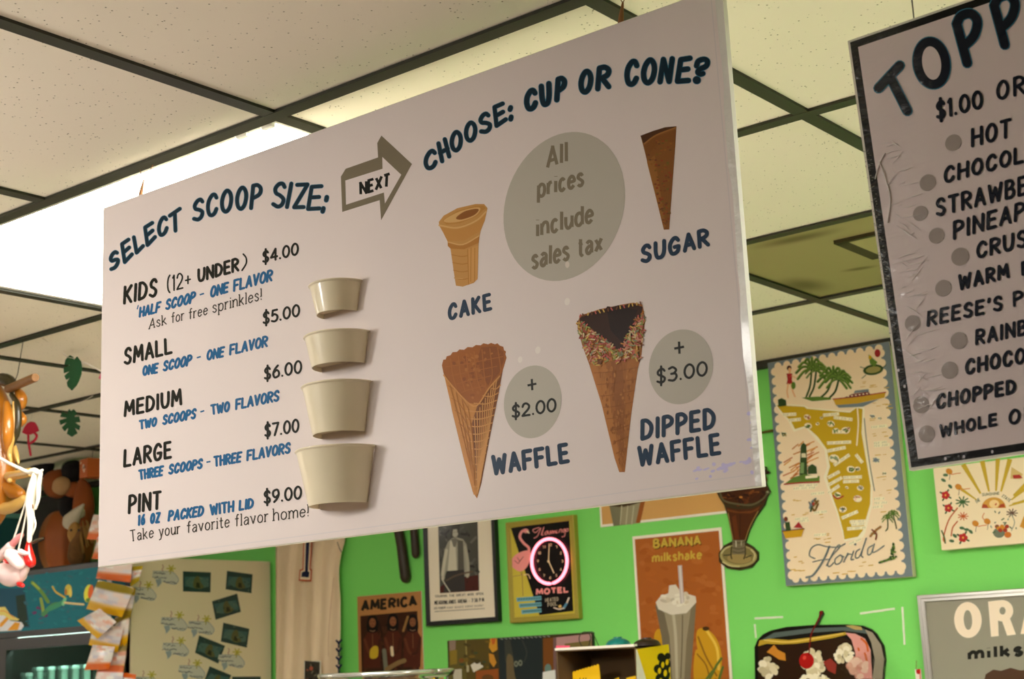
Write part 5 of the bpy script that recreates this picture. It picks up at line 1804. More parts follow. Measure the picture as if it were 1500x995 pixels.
# ------------------------------------------------------------------ drinks cooler at the left
CX1, CX0, CYF, CYB, CZT = -4.35, -5.22, 3.30, 3.955, CZ + .43
M_cblack = mat('cooler_black', lin((20, 22, 18)), .35)
M_cside = mat('cooler_side_enamel', lin((214, 202, 166), 1.05), .5)
M_cin = mat('cooler_inside', lin((120, 170, 142)), .6)
M_glass = mat('cooler_glass', (215, 240, 230), .04, trans=1.0, ior=1.1, alpha=.18)
t = cooler = thing('drinks_cooler', 'black glass-door drinks cooler with swimmer header and sticker-covered side panel', 'refrigerator', ((CX0 + CX1) / 2, (CYF + CYB) / 2, 0))
bm = bmesh.new()
add_box(bm, CX0, CX0 + .04, CYF + .03, CYB, .04, CZT, .004)
add_box(bm, CX0 + .04, CX1 - .03, CYF + .03, CYB, CZT - .04, CZT, .004)
add_box(bm, CX0 + .04, CX1 - .03, CYF + .03, CYB, .04, .24, .004)
bm_obj('cabinet', bm, M_cblack, t)
box('side_panel', CX1 - .03, CX1, CYF + .002, CYB, .04, CZT, M_cside, t, bevel=.003)
box('back_liner', CX0 + .04, CX1 - .03, CYB - .04, CYB, .24, CZT - .04, M_cin, t)
for z in (CZ - .17, CZ - .55, CZ - .92):
    box('shelf', CX0 + .045, CX1 - .035, CYF + .05, CYB - .045, z - .012, z, mat('wire_shelf', (210, 214, 208), .4), t)
M_clamp = mat('cooler_lamp', (220, 255, 240), .4, emit=(.72, 1.0, .86, 1), es=26.0)
box('interior_lamp', CX0 + .1, CX1 - .1, CYF + .06, CYF + .09, CZT - .26, CZT - .235, M_clamp, t)
hz0, hz1 = CZ + .192, CZT
h = box('header', CX0, CX1 - .001, CYF, CYF + .05, hz0 - .01, hz1, M_cblack, t, bevel=.004)
a = Art(flat_y(CYF), (0, -1, 0), 1.75, base=.0008)  # extra gain puts the header's backlight into the print colours
a.crop(0, 820, 9.044)
zt_, zb_ = on_y(40, 842, CYF).z - .004, on_y(100, 919, CYF).z
X0, X1 = CX0 + .03, CX1 - .03
a.world([(X0, CYF, zb_), (X1, CYF, zb_), (X1, CYF, zt_), (X0, CYF, zt_)], (12, 92, 102))
a.poly([(-300, 380), (330, 380), (350, 560), (400, 900), (-300, 930)], (22, 66, 84))
a.poly([(210, 480), (330, 460), (380, 880), (250, 900)], (26, 44, 34))
random.seed(31)
for k in range(120):
    x, y = random.uniform(340, 1290), random.uniform(150, 860)
    if y < 205 - (x - 380) * .1 or y > 905 - x * .02:
        continue
    a.ell(x, y, random.uniform(12, 44), random.uniform(6, 22), random.choice([(14, 98, 106), (18, 106, 112), (12, 86, 98), (40, 84, 96)] + ([(70, 52, 92), (84, 44, 84)] if x < 720 and y > 560 or x < 560 else [])), random.uniform(-50, 50), 10)
GN = (86, 122, 52)
a.stroke([(430, 305), (500, 370), (570, 450), (640, 560)], 46, GN, True)
a.stroke([(440, 312), (520, 385)], 30, (140, 160, 64))
a.stroke([(545, 520), (570, 640), (578, 730)], 40, (120, 140, 60), True)
a.stroke([(578, 725), (650, 650), (720, 600), (800, 590)], 58, (62, 118, 74), True)
a.stroke([(640, 660), (760, 610), (850, 560)], 60, (56, 126, 92), True)
a.stroke([(840, 590), (866, 520)], 44, (110, 176, 130))
a.stroke([(860, 500), (800, 465), (740, 425), (700, 360)], 24, (176, 150, 62), True)
a.stroke([(860, 570), (940, 580), (1110, 594)], 26, (206, 172, 120), True)
a.ell(908, 400, 46, 72, (176, 160, 62), 5)
a.ell(936, 440, 22, 60, (196, 176, 80), 0)
a.ell(876, 430, 18, 44, (150, 100, 40), 0)
a.ell(1178, 450, 62, 120, (216, 196, 60), 8, 30)
a.ell(1205, 430, 34, 96, (222, 90, 40), 8, 24)
a.ell(1180, 540, 40, 30, (90, 120, 50), 8)
a.poly([(-200, 650), (70, 625), (140, 730), (260, 790), (240, 810), (120, 800), (60, 740), (-200, 760)], (232, 176, 96))
a.poly([(-200, 740), (60, 740), (140, 810), (290, 830), (320, 880), (280, 935), (-200, 965)], (238, 222, 196))
for q in ([(0, 850), (90, 760), (120, 790), (40, 880), (0, 900)], [(100, 940), (200, 830), (270, 840), (240, 935)], [(-200, 900), (-60, 800), (-20, 830), (-100, 950), (-200, 950)]):
    a.poly(q, (238, 134, 40))
a.stroke([(10, 680), (80, 690), (190, 770)], 12, (196, 130, 60), True)
a.build('header_print', M_art, h)
# glass door
dz0, dz1 = .26, hz0 - .012
d = thing_ = None
bm = bmesh.new()
gx0 = on_y(8, 960, CYF).x
gz1 = on_y(60, 949, CYF).z
for q in ((CX0 + .002, gx0, dz0, dz1), (CX1 - .05, CX1 - .004, dz0, dz1), (gx0, CX1 - .05, gz1, dz1), (gx0, CX1 - .05, dz0, dz0 + .05)):
    add_box(bm, q[0], q[1], CYF + .002, CYF + .03, q[2], q[3])
dr = bm_obj('door', bm, M_cblack, t)
box('glass_pane', gx0 - .002, CX1 - .048, CYF + .012, CYF + .018, dz0 + .048, gz1 + .002, M_glass, dr)
box('handle', CX0 + .02, CX0 + .045, CYF - .035, CYF - .015, .9, 1.3, M_cblack, dr, bevel=.006)
box('base_grille', CX0, CX1 - .002, CYF + .004, CYF + .03, .04, .25, M_cblack, t)

# stickers on its side
P_X = lambda px, py: on_x(px, py, CX1)


def sticker(q, seed):
    s = Art(P_X, (1, 0, 0), GAIN_W, base=.0008)
    s.crop(180, 790, 4.412)
    rnd = random.Random(seed)
    s.poly(q, (40, 62, 58))
    cx, cy = sum(p[0] for p in q) / 4, sum(p[1] for p in q) / 4
    sh = lambda f, g: [(cx + (p[0] - cx) * f, cy + (p[1] - cy) * g) for p in q]
    s.poly(sh(.88, .5), (56, 88, 84))
    ux, uy = (q[1][0] - q[0][0]) / 160, (q[1][1] - q[0][1]) / 160
    vx, vy = (q[3][0] - q[0][0]) / 120, (q[3][1] - q[0][1]) / 120
    L = lambda u, v: (cx + ux * u + vx * v, cy + uy * u + vy * v)
    s.poly([L(-66, 10), L(-40, -24), L(0, -30), L(46, -20), L(70, 16), L(40, 34), L(-30, 36)], (70, 98, 88), True)
    s.poly([L(-20, 30), L(-14, -20), L(10, -34), L(22, 0), L(40, 30), L(8, 44)], (84, 86, 52), True)
    s.poly([L(-6, 34), L(-2, 4), L(14, 6), L(20, 36)], (40, 44, 26))
    for k in range(8):
        u, v = rnd.uniform(-70, 70), rnd.uniform(-50, 50)
        s.stroke([L(u, v), L(u + rnd.uniform(-16, 16), v + rnd.uniform(-6, 6))], 6, rnd.choice([(58, 84, 76), (34, 50, 46), (92, 110, 90)]))
    s.build('photo_sticker', M_artg, cooler)


for k, q in enumerate([[(388, 208), (568, 215), (565, 345), (388, 338)], [(672, 205), (838, 228), (830, 350), (663, 325)], [(575, 402), (738, 352), (762, 470), (598, 522)], [(648, 540), (817, 580), (800, 702), (632, 662)],
                       [(492, 622), (660, 690), (615, 805), (465, 735)], [(560, 822), (700, 880), (650, 1000), (515, 940)], [(705, 890), (890, 888), (890, 1010), (705, 1012)]]):
    sticker(q, k)
for k, (cx, cy) in enumerate([(275, 240), (130, 345), (330, 540), (505, 565), (340, 705), (700, 780), (445, 850), (150, 925)]):
    s = Art(P_X, (1, 0, 0), GAIN_W, base=.0006 if k != 5 else .0016)
    s.crop(180, 790, 4.412)
    s.poly([(cx - 88, cy - 4), (cx - 80, cy - 34), (cx + 40, cy - 30), (cx + 72, cy - 4), (cx + 86, cy + 26), (cx + 60, cy + 54), (cx - 20, cy + 36), (cx - 40, cy + 62), (cx - 58, cy + 76), (cx - 52, cy + 30)], (186, 186, 168))
    NVS = (74, 78, 92)
    s.stroke([(cx - 80, cy - 32), (cx + 36, cy - 28), (cx + 70, cy - 4), (cx + 84, cy + 26), (cx + 58, cy + 52), (cx - 14, cy + 34)], 4, (130, 140, 146), True)
    rnd = random.Random(k)
    for yy, x0_, x1_ in ((-22, -76, 0), (6, -84, 6), (32, -14, 66)):
        x = x0_
        while x < x1_:
            s.stroke([(cx + x, cy + yy + (x + 80) * .06 + rnd.uniform(-5, 5)), (cx + x + rnd.uniform(2, 9), cy + yy + (x + 80) * .06 + rnd.uniform(-7, 7))], 5, NVS)
            x += 9.5
    s.poly([(cx - 66, cy + 24), (cx - 30, cy + 16), (cx - 26, cy + 44), (cx - 48, cy + 70)], (140, 152, 152))
    for an in range(6):
        s.stroke([(cx + 36, cy - 50), (cx + 36 + 26 * math.cos(an * 1.05), cy - 50 + 22 * math.sin(an * 1.05))], 9, (176, 166, 70))
    s.stroke([(cx + 38, cy - 48), (cx + 30, cy - 14)], 6, (150, 140, 60))
    s.stroke([(cx - 20, cy - 74), (cx - 14, cy - 58), (cx - 22, cy - 46), (cx - 18, cy - 34)], 6, (170, 130, 120), True)
    s.build('logo_sticker', M_art, cooler)

# bottles behind the glass
M_bottle = mat('green_glass_bottle', lin((170, 230, 205)), .1, trans=.35, coat=.5)
first = None
for k, (px, top) in enumerate(((59, 978), (76.5, 978), (95, 977), (111.5, 977), (43, 986), (128, 980))):
    q = on_y(px, top, CYF + .12 + (.01 if k == 4 else 0))
    zb = CZ - .168
    h_ = q.z - zb
    if first is None or k == 4:
        o = thing('glass_bottle', '', 'bottle', (q.x, q.y, zb), 'bottles in the drinks cooler')
        bm = bmesh.new()
        sc_ = h_ / .2
        add_lathe(bm, q.x, q.y, [(.018, zb + .001), (.0205, zb + .006), (.0205, zb + .08 * sc_), (.016, zb + .11 * sc_), (.0115, zb + .145 * sc_), (.0112, zb + .19 * sc_), (.0122, zb + .192 * sc_), (.0122, zb + h_ - .004)], 20)
        bm_obj('body', bm, M_bottle, o, smooth=True)
        bm = bmesh.new()
        add_lathe(bm, q.x, q.y, [(.0136, zb + h_ - .012), (.0132, zb + h_ - .002), (.009, zb + h_ + .001)], 20)
        bm_obj('cap', bm, mat('bottle_cap', lin((170, 215, 200)), .35, .3), o)
        if first is None:
            first = o
    else:
        o = first.copy()
        COL.objects.link(o)
        o.location = (q.x, q.y, zb)
        for ch in list(first.children):
            c = ch.copy()
            COL.objects.link(c)
            c.parent = o
    o['label'] = ['second pale green bottle from the left behind the cooler glass', 'third pale green bottle from the left behind the cooler glass', 'fourth pale green bottle from the left behind the cooler glass',
                  'fifth pale green bottle from the left behind the cooler glass', 'lowest leftmost pale green bottle behind the cooler glass', 'rightmost pale green bottle behind the cooler glass, beside the candy bags'][k]

# things on top of the cooler
Yt = 3.69
zt = on_y(95, 744, Yt).z
px_ = pxs(Yt, 95, 790)
c = on_y(97, 790, Yt)
t = thing('pumpkin', 'dark orange ribbed pumpkin on top of the drinks cooler', 'pumpkin', (c.x, Yt, CZT))
bm = bmesh.new()
rh, rv = 44 * px_, (zt - CZT) / 2
n, mm = 48, 20
rows = []
for j in range(1, mm):
    th = math.pi * j / mm
    row = []
    for k in range(n):
        ph = 2 * math.pi * k / n
        rib = 1 - .1 * abs(math.sin(ph * 4)) ** .6 * math.sin(th) ** .5 + .03
        dip = 1 - .16 * math.exp(-(th / .35) ** 2)
        row.append(bm.verts.new((c.x + rh * rib * math.sin(th) ** .8 * math.cos(ph), Yt + rh * .8 * rib * math.sin(th) ** .8 * math.sin(ph), CZT + rv + rv * math.cos(th) * dip)))
    rows.append(row)
for j in range(len(rows) - 1):
    for k in range(n):
        bm.faces.new((rows[j][k], rows[j][(k + 1) % n], rows[j + 1][(k + 1) % n], rows[j + 1][k]))
bm.faces.new(rows[0][::-1])
bm.faces.new(rows[-1])
bm_obj('body', bm, mat('pumpkin_skin', lin((176, 92, 32)), .55, var=.15, bscale=12), t, smooth=True)
bm = bmesh.new()
add_tube(bm, [(c.x, Yt, CZT + 2 * rv * .9), (c.x + .004, Yt, CZT + 2 * rv + .012), (c.x + .014, Yt - .01, CZT + 2 * rv + .03)], [.013, .009, .008], 8)
bm_obj('stem', bm, mat('pumpkin_stem', lin((70, 62, 30)), .8), t)
bm = bmesh.new()
for k in range(2):
    q0, q1 = on_y(52, 795 - k * 3, Yt - rh * .8), on_y(64, 790 - k * 2, Yt - rh * .83)
    add_tube(bm, [q0, q1], .004, 6)
bm_obj('carved_mark', bm, M_black, t)

q0, q1 = on_y(8, 735, 3.87), on_y(121, 722, 3.87)  # black carton added to darken the gap behind the pumpkin
t = thing('carton', 'added black carton that darkens the back of the cooler top behind the pumpkin', 'box', ((q0.x + q1.x) / 2, 3.87, CZT))
M_bc = mat('black_card', lin((24, 20, 14)), .7)
box('body', q0.x, q1.x, 3.82, 3.92, CZT, q1.z, M_bc, t, bevel=.003)
box('lid', q0.x - .003, q1.x + .003, 3.817, 3.923, q1.z - .03, q1.z + .003, M_bc, t, bevel=.002)
# orange gift box on a thread, and a stuffed toy
Yg = 3.40
g0, g1 = on_y(119, 703, Yg), on_y(151, 668, Yg)
s_ = (g1.z - g0.z) * .94
gx_, tl = (g0.x + g1.x) / 2, g0.z
t = thing('gift_box', 'small orange gift box with white print, hanging at the left edge of the menu sign', 'box', (gx_, Yg, tl))
bm = bmesh.new()
add_box(bm, -.5 * s_, .5 * s_, -.5 * s_, .5 * s_, 0, s_, .004)
bmesh.ops.rotate(bm, verts=bm.verts, cent=(0, 0, 0), matrix=Matrix.Rotation(math.radians(-12), 3, 'Z'))
bmesh.ops.translate(bm, verts=bm.verts, vec=(gx_, Yg, tl))
gb = bm_obj('body', bm, mat('orange_card', lin((196, 96, 34)), .5), t)
bm = bmesh.new()
add_tube(bm, [(gx_, Yg, tl + s_), (gx_ + .002, Yg, HC - .003)], .001, 6)
bm_obj('thread', bm, M_grid, t)
a = Art(flat_y(Yg - s_ * .62), (0, -1, 0), 1.1, base=.0)
fc = Vector((gx_, Yg, tl + s_ * .45))
rot = Matrix.Rotation(math.radians(-12), 3, 'Z')
random.seed(33)
for k in range(14):
    u, v, r_ = random.uniform(-.12, .26), random.uniform(-.2, .22), random.uniform(.04, .08)
    p0 = [(u + r_ * math.cos(i), v + r_ * math.sin(i)) for i in range(6)]
    a.world([fc + rot @ Vector((p[0] * s_, -.505 * s_, p[1] * s_)) for p in p0], random.choice([(226, 214, 190), (70, 50, 40), (226, 214, 190)]))
a.world([fc + rot @ Vector((x * s_, -.504 * s_, y * s_)) for x, y in ((-.4, .3), (-.22, .3), (-.22, .42), (-.4, .42))], (220, 190, 150))
a.build('printed_mark', M_art, t)

M_fur1, M_fur2, M_fur3, M_fur4 = [mat(n_, lin(c_), .95, bump=.6, bscale=140) for n_, c_ in (('brown_plush', (150, 78, 30)), ('tan_plush', (190, 150, 100)), ('black_plush', (16, 12, 10)), ('pale_plush', (196, 186, 160)))]
Yp = 3.47
pp = pxs(Yp, 95, 710)
t = thing('stuffed_toy', 'heap of a soft brown, tan and black stuffed toy above the pumpkin', 'toy', tuple(on_y(105, 790, Yp)))
for nm, x, y, rx, ry, M_ in (('brown_body', 122, 742, 17, 40, M_fur1), ('brown_middle', 84, 708, 24, 22, M_fur1), ('tan_middle', 90, 712, 19, 13, M_fur2), ('black_top', 106, 690, 17, 17, M_fur3), ('black_lower', 101, 742, 17, 18, M_fur3), ('black_side', 62, 686, 28, 14, M_fur3), ('pale_foot', 116, 752, 11, 8, M_fur4), ('brown_arm', 108, 718, 20, 12, M_fur1)):
    cc = on_y(x, y, Yp - (.03 if 'tan' in nm or 'pale' in nm else 0) + (.02 if nm == 'black_side' else 0))
    bm = bmesh.new()
    add_blob(bm, cc, (rx * pp, min(rx, ry) * pp * .8, ry * pp), 18, .03, int(x))
    bm_obj(nm, bm, M_, t, smooth=True)
# straw doll
Yd = 3.365
pp = pxs(Yd, 115, 780)
c = on_y(109, 781, Yd)
t = thing('straw_doll', 'small tan straw doll with pale pointed hat beside the pumpkin', 'doll', (c.x, Yd, CZT))
bm = bmesh.new()
add_blob(bm, c, (11 * pp, 10 * pp, 17 * pp), 16, .03, 3)
hd = bm_obj('head', bm, mat('burlap', lin((170, 128, 66)), .9, bump=.5, bscale=200), t, smooth=True)
for dx in (-5, 6):
    bm = bmesh.new()
    e_ = on_y(109 + dx, 777, Yd - 9.4 * pp)
    add_blob(bm, e_, (1.8 * pp,) * 3, 8)
    bm_obj('eye', bm, M_black, t)
bm = bmesh.new()
add_tube(bm, [on_y(104, 764, Yd), on_y(112, 752, Yd), on_y(122, 740, Yd)], [13 * pp, 8 * pp, 2 * pp], 12)
bm_obj('hat', bm, M_fur4, t, smooth=True)
bm = bmesh.new()
bt = on_y(112, 800, Yd)
add_tube(bm, [Vector((bt.x, Yd, CZT + 13.2 * pp)), bt, on_y(122, 778, Yd + .01)], [13 * pp, 11 * pp, 7 * pp], 12)
bm_obj('body', bm, mat('dark_straw', lin((110, 74, 32)), .9, var=.4, bscale=60), t, smooth=True)
random.seed(41)
for k in range(9):
    bm = bmesh.new()
    x, y = 120 + random.uniform(-4, 10), 768 + random.uniform(-8, 10)
    p0, p1 = on_y(x, y, Yd), on_y(x + random.uniform(4, 16), y + random.uniform(14, 40), Yd - .01)
    add_tube(bm, [p0, (p0 + p1) / 2 + Vector((.004, -.004, .003)), p1], [.003, .003, .0015], 6)
    bm_obj('straw', bm, mat('straw', lin((140, 104, 46)), .9), t)
# teal tin at the far left
q0, q1 = on_y(-24, 760, 3.5), on_y(11, 752, 3.5)
t = thing('teal_tin', 'small teal tin at the far left of the cooler top, partly out of frame', 'tin', ((q0.x + q1.x) / 2, 3.5, CZT))
box('body', q0.x, q1.x, 3.44, 3.56, CZT, q1.z - .02, mat('teal_paint', lin((30, 96, 100)), .4), t, bevel=.004)
box('lid', q0.x - .003, q1.x + .003, 3.437, 3.563, q1.z - .02, q1.z, mat('light_teal', lin((110, 180, 170)), .4), t, bevel=.004)

# ------------------------------------------------------------------ strip of candy bags at the cooler corner
YC = 3.262
sx_ = on_y(163, 850, YC + .03).x
t = thing('candy_strip', 'clear plastic strip holding the hanging candy bags in front of the cooler corner', 'strip', (sx_, YC + .022, HC))
bm = bmesh.new()
add_box(bm, sx_ - .014, sx_ + .014, YC + .0215, YC + .0225, CZ - .22, HC - .004)
bm_obj('strap', bm, mat('clear_strap', (225, 225, 215), .2, alpha=.55), t)
bm = bmesh.new()
add_tube(bm, [(sx_, YC + .022, HC - .03), (sx_ + .008, YC + .022, HC - .012), (sx_, YC + .022, HC - .003)], .0015, 8)
bm_obj('hook', bm, M_silver, t)


def bag(label, q, Y, tint, group, seed, head=None, tilt=0.0, name='candy_bag', cat='candy bag'):
    """pillow bag through four picture corners TL TR BR BL; tint = band colour at the bottom, head = colour of the top flap"""
    rnd = random.Random(seed)
    W4 = [on_y(p[0], p[1], Y) for p in q]
    nu, nv = 12, 14
    cen = sum(W4, Vector()) / 4
    o = thing(name, label, cat, tuple(cen), group)
    v_, f_, c_ = [], [], []
    th = .3 * min((W4[1] - W4[0]).length, (W4[3] - W4[0]).length)
    for side in (0, 1):
        for j in range(nv + 1):
            for i in range(nu + 1):
                u, v = i / nu, j / nv
                p = (W4[0] * (1 - u) + W4[1] * u) * (1 - v) + (W4[3] * (1 - u) + W4[2] * u) * v
                b_ = (max(0, math.sin(math.pi * u)) ** .55) * (max(0, math.sin(math.pi * min(1, max(0, (v - .07) / .86)))) ** .5)
                pinch = math.sin(u * 26 + seed) * .0012 * (1 - b_)
                w_ = math.sin(u * 7 + v * 9 + seed) * .0025 * b_
                v_.append(p + Vector((0, (-1 if side == 0 else 1) * (th * .5 * b_ + .0006) + pinch + w_ + tilt * (v - .5), 0)))
                if head and v < .26:
                    c = head
                elif v > .74:
                    c = tint
                elif v > .68:
                    c = tuple(int(.5 * (k1 + k2)) for k1, k2 in zip(tint, (226, 206, 190)))
                else:
                    c = random.Random(seed * 97 + (j // 2) * 13 + ((i + j // 3) // 3) * 7).choice([(236, 226, 216), (230, 206, 194), (220, 216, 214), (240, 232, 222), (226, 176, 150), (204, 200, 206), (232, 214, 200)])
                c_.append(lin(c, 1.1))
    st = (nu + 1) * (nv + 1)
    for s in (0, 1):
        for j in range(nv):
            for i in range(nu):
                k = s * st + j * (nu + 1) + i
                fc = (k, k + 1, k + nu + 2, k + nu + 1)
                f_.append(fc if s == 0 else fc[::-1])
    me = bpy.data.meshes.new('bag')
    me.from_pydata([tuple(x - cen) for x in v_], [], f_)
    me.polygons.foreach_set('use_smooth', [True] * len(me.polygons))
    ca = me.color_attributes.new('ink', 'FLOAT_COLOR', 'POINT')
    ca.data.foreach_set('color', [x for c in c_ for x in c])
    me.materials.append(M_artg)
    link('wrapper', me, o)
    return o


OR_, YL_, OLV = (222, 104, 30), (226, 174, 24), (150, 130, 34)
KB = lambda *pts: [(110 + p[0] / 4.85, 790 + p[1] / 4.85) for p in pts]
GB = 'candy bags on the hanging strip'
bag('topmost orange-banded candy bag on the strip, beside the straw doll', KB((130, -175), (300, -165), (280, 15), (80, 0)), YC, OR_, GB, 1)
bag('second orange-banded candy bag from the top of the strip', KB((160, -20), (330, -12), (300, 150), (118, 140)), YC - .006, OR_, GB, 2)
bag('orange-banded candy bag just under the lower left corner of the menu sign', KB((185, 110), (415, 120), (395, 308), (150, 280)), YC - .01, OR_, GB, 3)
bag('large yellow candy bag with olive top flap, in the middle of the strip', KB((165, 290), (425, 345), (335, 556), (82, 496)), YC - .022, YL_, GB, 4, OLV)
bag('tilted yellow candy bag sticking out left over the cooler header', KB((175, 495), (295, 590), (160, 710), (18, 580)), YC - .052, YL_, GB, 5)
bag('yellow candy bag tucked behind the tilted one', KB((135, 600), (345, 625), (300, 806), (98, 752)), YC - .014, YL_, GB, 6)
bag('orange-banded candy bag below the yellow ones', KB((125, 752), (280, 765), (240, 925), (66, 930)), YC - .042, OR_, GB, 7)
bag('lowest candy bag on the strip at the bottom of the picture', KB((165, 895), (345, 900), (330, 1090), (120, 1080)), YC - .014, YL_, GB, 8, (226, 120, 70))
bag('olive candy bag behind, right of the large yellow bag', KB((330, 330), (432, 350), (395, 560), (300, 560)), YC + .012, OLV, GB, 9, (186, 160, 40))
bag('narrow olive candy bag behind, lower right of the strip', KB((285, 560), (395, 500), (370, 760), (280, 770)), YC + .012, YL_, GB, 10, OLV)
bag('yellow-sided candy bag behind the lowest bags of the strip', KB((270, 760), (372, 740), (345, 960), (250, 960)), YC + .012, YL_, GB, 11, (150, 140, 90))
bag('small orange packet at the bottom right of the candy strip', KB((330, 945), (432, 962), (420, 1080), (320, 1080)), YC + .0, OR_, GB, 12, OR_)
bag('small yellow packet behind the menu sign corner, right of the strip', KB((395, 195), (480, 190), (450, 300), (392, 340)), YC + .012, (190, 166, 40), GB, 13, (190, 166, 40))

# ------------------------------------------------------------------ hanging jersey
YJ = WALL - .035
ed = [(560, 540), (600, 536), (640, 530), (700, 514), (760, 508), (795, 505), (812, 500), (832, 497), (850, 497), (880, 499), (920, 499), (960, 498), (1000, 496), (1060, 494)]
rows = []
bm = bmesh.new()
nu = 44
for y, xr in ed:
    xl = 404.5 if y > 800 else 404.5 - max(0, 780 - y) * .3
    row = []
    for i in range(nu + 1):
        u = i / nu
        fold = .006 * math.sin(u * 13 + y * .004) + .0045 * math.sin(u * 31 + 1 + y * .012) + .004 * math.sin(u * 5 - y * .02)
        edge_ = .012 * (1 - min(1, min(u, 1 - u) * 7))
        yy = YJ + fold + edge_
        px = xl + (xr - xl) * u
        row.append(bm.verts.new(on_y(px, y, yy)))
    rows.append(row)
for j in range(len(rows) - 1):
    for i in range(nu):
        bm.faces.new((rows[j][i], rows[j][i + 1], rows[j + 1][i + 1], rows[j + 1][i]))
pj = on_y(450, 1060, YJ)
t = thing('jersey', 'white sports jersey hanging on the wall between the cooler and the AMERICA poster', 'jersey', tuple(pj))
o = bm_obj('cloth', bm, mat('jersey_cloth', lin((228, 206, 172), 1.08), .9, bump=.3, bscale=400), t, smooth=True)
md = o.modifiers.new('thickness', 'SOLIDIFY')
md.thickness = .002
a = Art(flat_y(YJ - .015), (0, -1, 0), GAIN_W, base=.0)
a.crop(180, 790, 4.412)
a.poly([(1176, -260), (1240, -260), (1213, 190), (1223, 196), (1218, 274), (1136, 270), (1142, 198), (1160, 192)], (190, 92, 58))
a.poly([(1182, -260), (1232, -260), (1205, 198), (1214, 204), (1210, 264), (1144, 260), (1149, 206), (1168, 200)], (226, 208, 180))
a.poly([(1191, -260), (1222, -260), (1196, 208), (1206, 214), (1201, 248), (1152, 244), (1157, 214), (1177, 208)], (30, 34, 62))
a.build('number', M_art, t)
a = Art(flat_y(YJ - .013), (0, -1, 0), GAIN_W, base=.0)
a.crop(380, 770, 4.42)
for k in range(5):
    y = 750 + k * 54
    a.stroke([(496, y - 8), (514, y + 14), (532, y - 12)], 13, (34, 36, 66), caps='butt')
    a.stroke([(514, y + 10), (514, y + 44)], 11, (34, 36, 66), caps='butt')
a.build('side_braid', M_art, t)
a = Art(flat_y(YJ - .012), (0, -1, 0), GAIN_W, base=.0)
a.crop(180, 790, 4.412)
a.stroke([(1386, 20), (1400, 60), (1412, 84)], 5, (90, 86, 80), True)
a.stroke([(1362, 250), (1345, 420), (1330, 600), (1328, 760)], 3, (196, 160, 130), True)
a.build('seam', M_art, t)
# little photo card in front of it
q0, q1 = on_y(446, 1040, WALL - .06), on_y(469.5, 968, WALL - .06)
t = thing('photo_card', 'small dark photo card in front of the jersey at the bottom edge of the picture', 'card', ((q0.x + q1.x) / 2, WALL - .06, q0.z))
box('card', q0.x, q1.x, WALL - .06, WALL - .057, q0.z, q1.z, M_paper, t)
a = Art(flat_y(WALL - .06), (0, -1, 0), GAIN_W, base=.0005)
a.crop(180, 790, 4.412)
a.poly([(1176, 786), (1274, 794), (1266, 1100), (1172, 1100)], (58, 54, 46))
random.seed(43)
for k in range(26):
    x, y = random.uniform(1185, 1262), random.uniform(800, 1000)
    a.stroke([(x, y), (x + random.uniform(-12, 12), y + random.uniform(-6, 20))], random.uniform(6, 13), random.choice([(120, 112, 92), (40, 40, 34), (150, 84, 64), (86, 96, 90), (30, 28, 26)]))
a.ell(1218, 836, 12, 14, (176, 92, 70))
a.build('photo_print', M_artg, t)

# ------------------------------------------------------------------ counter (below the picture), glass jar, carton of snacks
kz = CZ - .27
t = thing('back_counter', 'tan back counter below the picture carrying the jar and snack carton', 'counter', (-2.75, 3.2, 0))
box('body', -3.9, -1.9, 2.85, 3.7, .1, kz - .04, M_cream, t, bevel=.004)
box('plinth', -3.88, -1.92, 2.9, 3.68, 0, .1, M_black, t)
box('worktop', -3.95, -1.85, 2.78, 3.75, kz - .04, kz, mat('worktop', lin((190, 170, 140)), .35), t, bevel=.005)
Yj = 3.05
qa, qb = on_y(496, 990, Yj), on_y(640, 985, Yj)
cj, rj = (qa.x + qb.x) / 2, (qb.x - qa.x) / 2
zr = on_y(570, 983, Yj).z
M_jar = mat('jar_glass', (235, 240, 235), .03, trans=1.0, ior=1.3, coat=.6)
t = thing('glass_jar', 'big round clear glass jar whose rim shows at the bottom edge under the AMERICA poster', 'jar', (cj, Yj, kz))
bm = bmesh.new()
add_lathe(bm, cj, Yj, [(rj * .86, kz + .001), (rj * .96, kz + .02), (rj * .97, zr - .06), (rj * .9, zr - .035), (rj * .92, zr - .022), (rj * 1.0, zr - .016), (rj * 1.01, zr - .006), (rj * .98, zr), (rj * .93, zr - .004), (rj * .92, zr - .03), (rj * .93, zr - .06), (rj * .92, kz + .03), (rj * .8, kz + .014)], 48)
bm_obj('bowl', bm, M_jar, t, smooth=True)
bm = bmesh.new()
pts = [(cj + rj * .99 * math.cos(k * 2 * math.pi / 48), Yj + rj * .99 * math.sin(k * 2 * math.pi / 48), zr - .006) for k in range(49)]
add_tube(bm, pts, .0055, 8, round_caps=False)
bm_obj('rim', bm, mat('shiny_rim', (212, 214, 206), .12, .75), t, smooth=True)

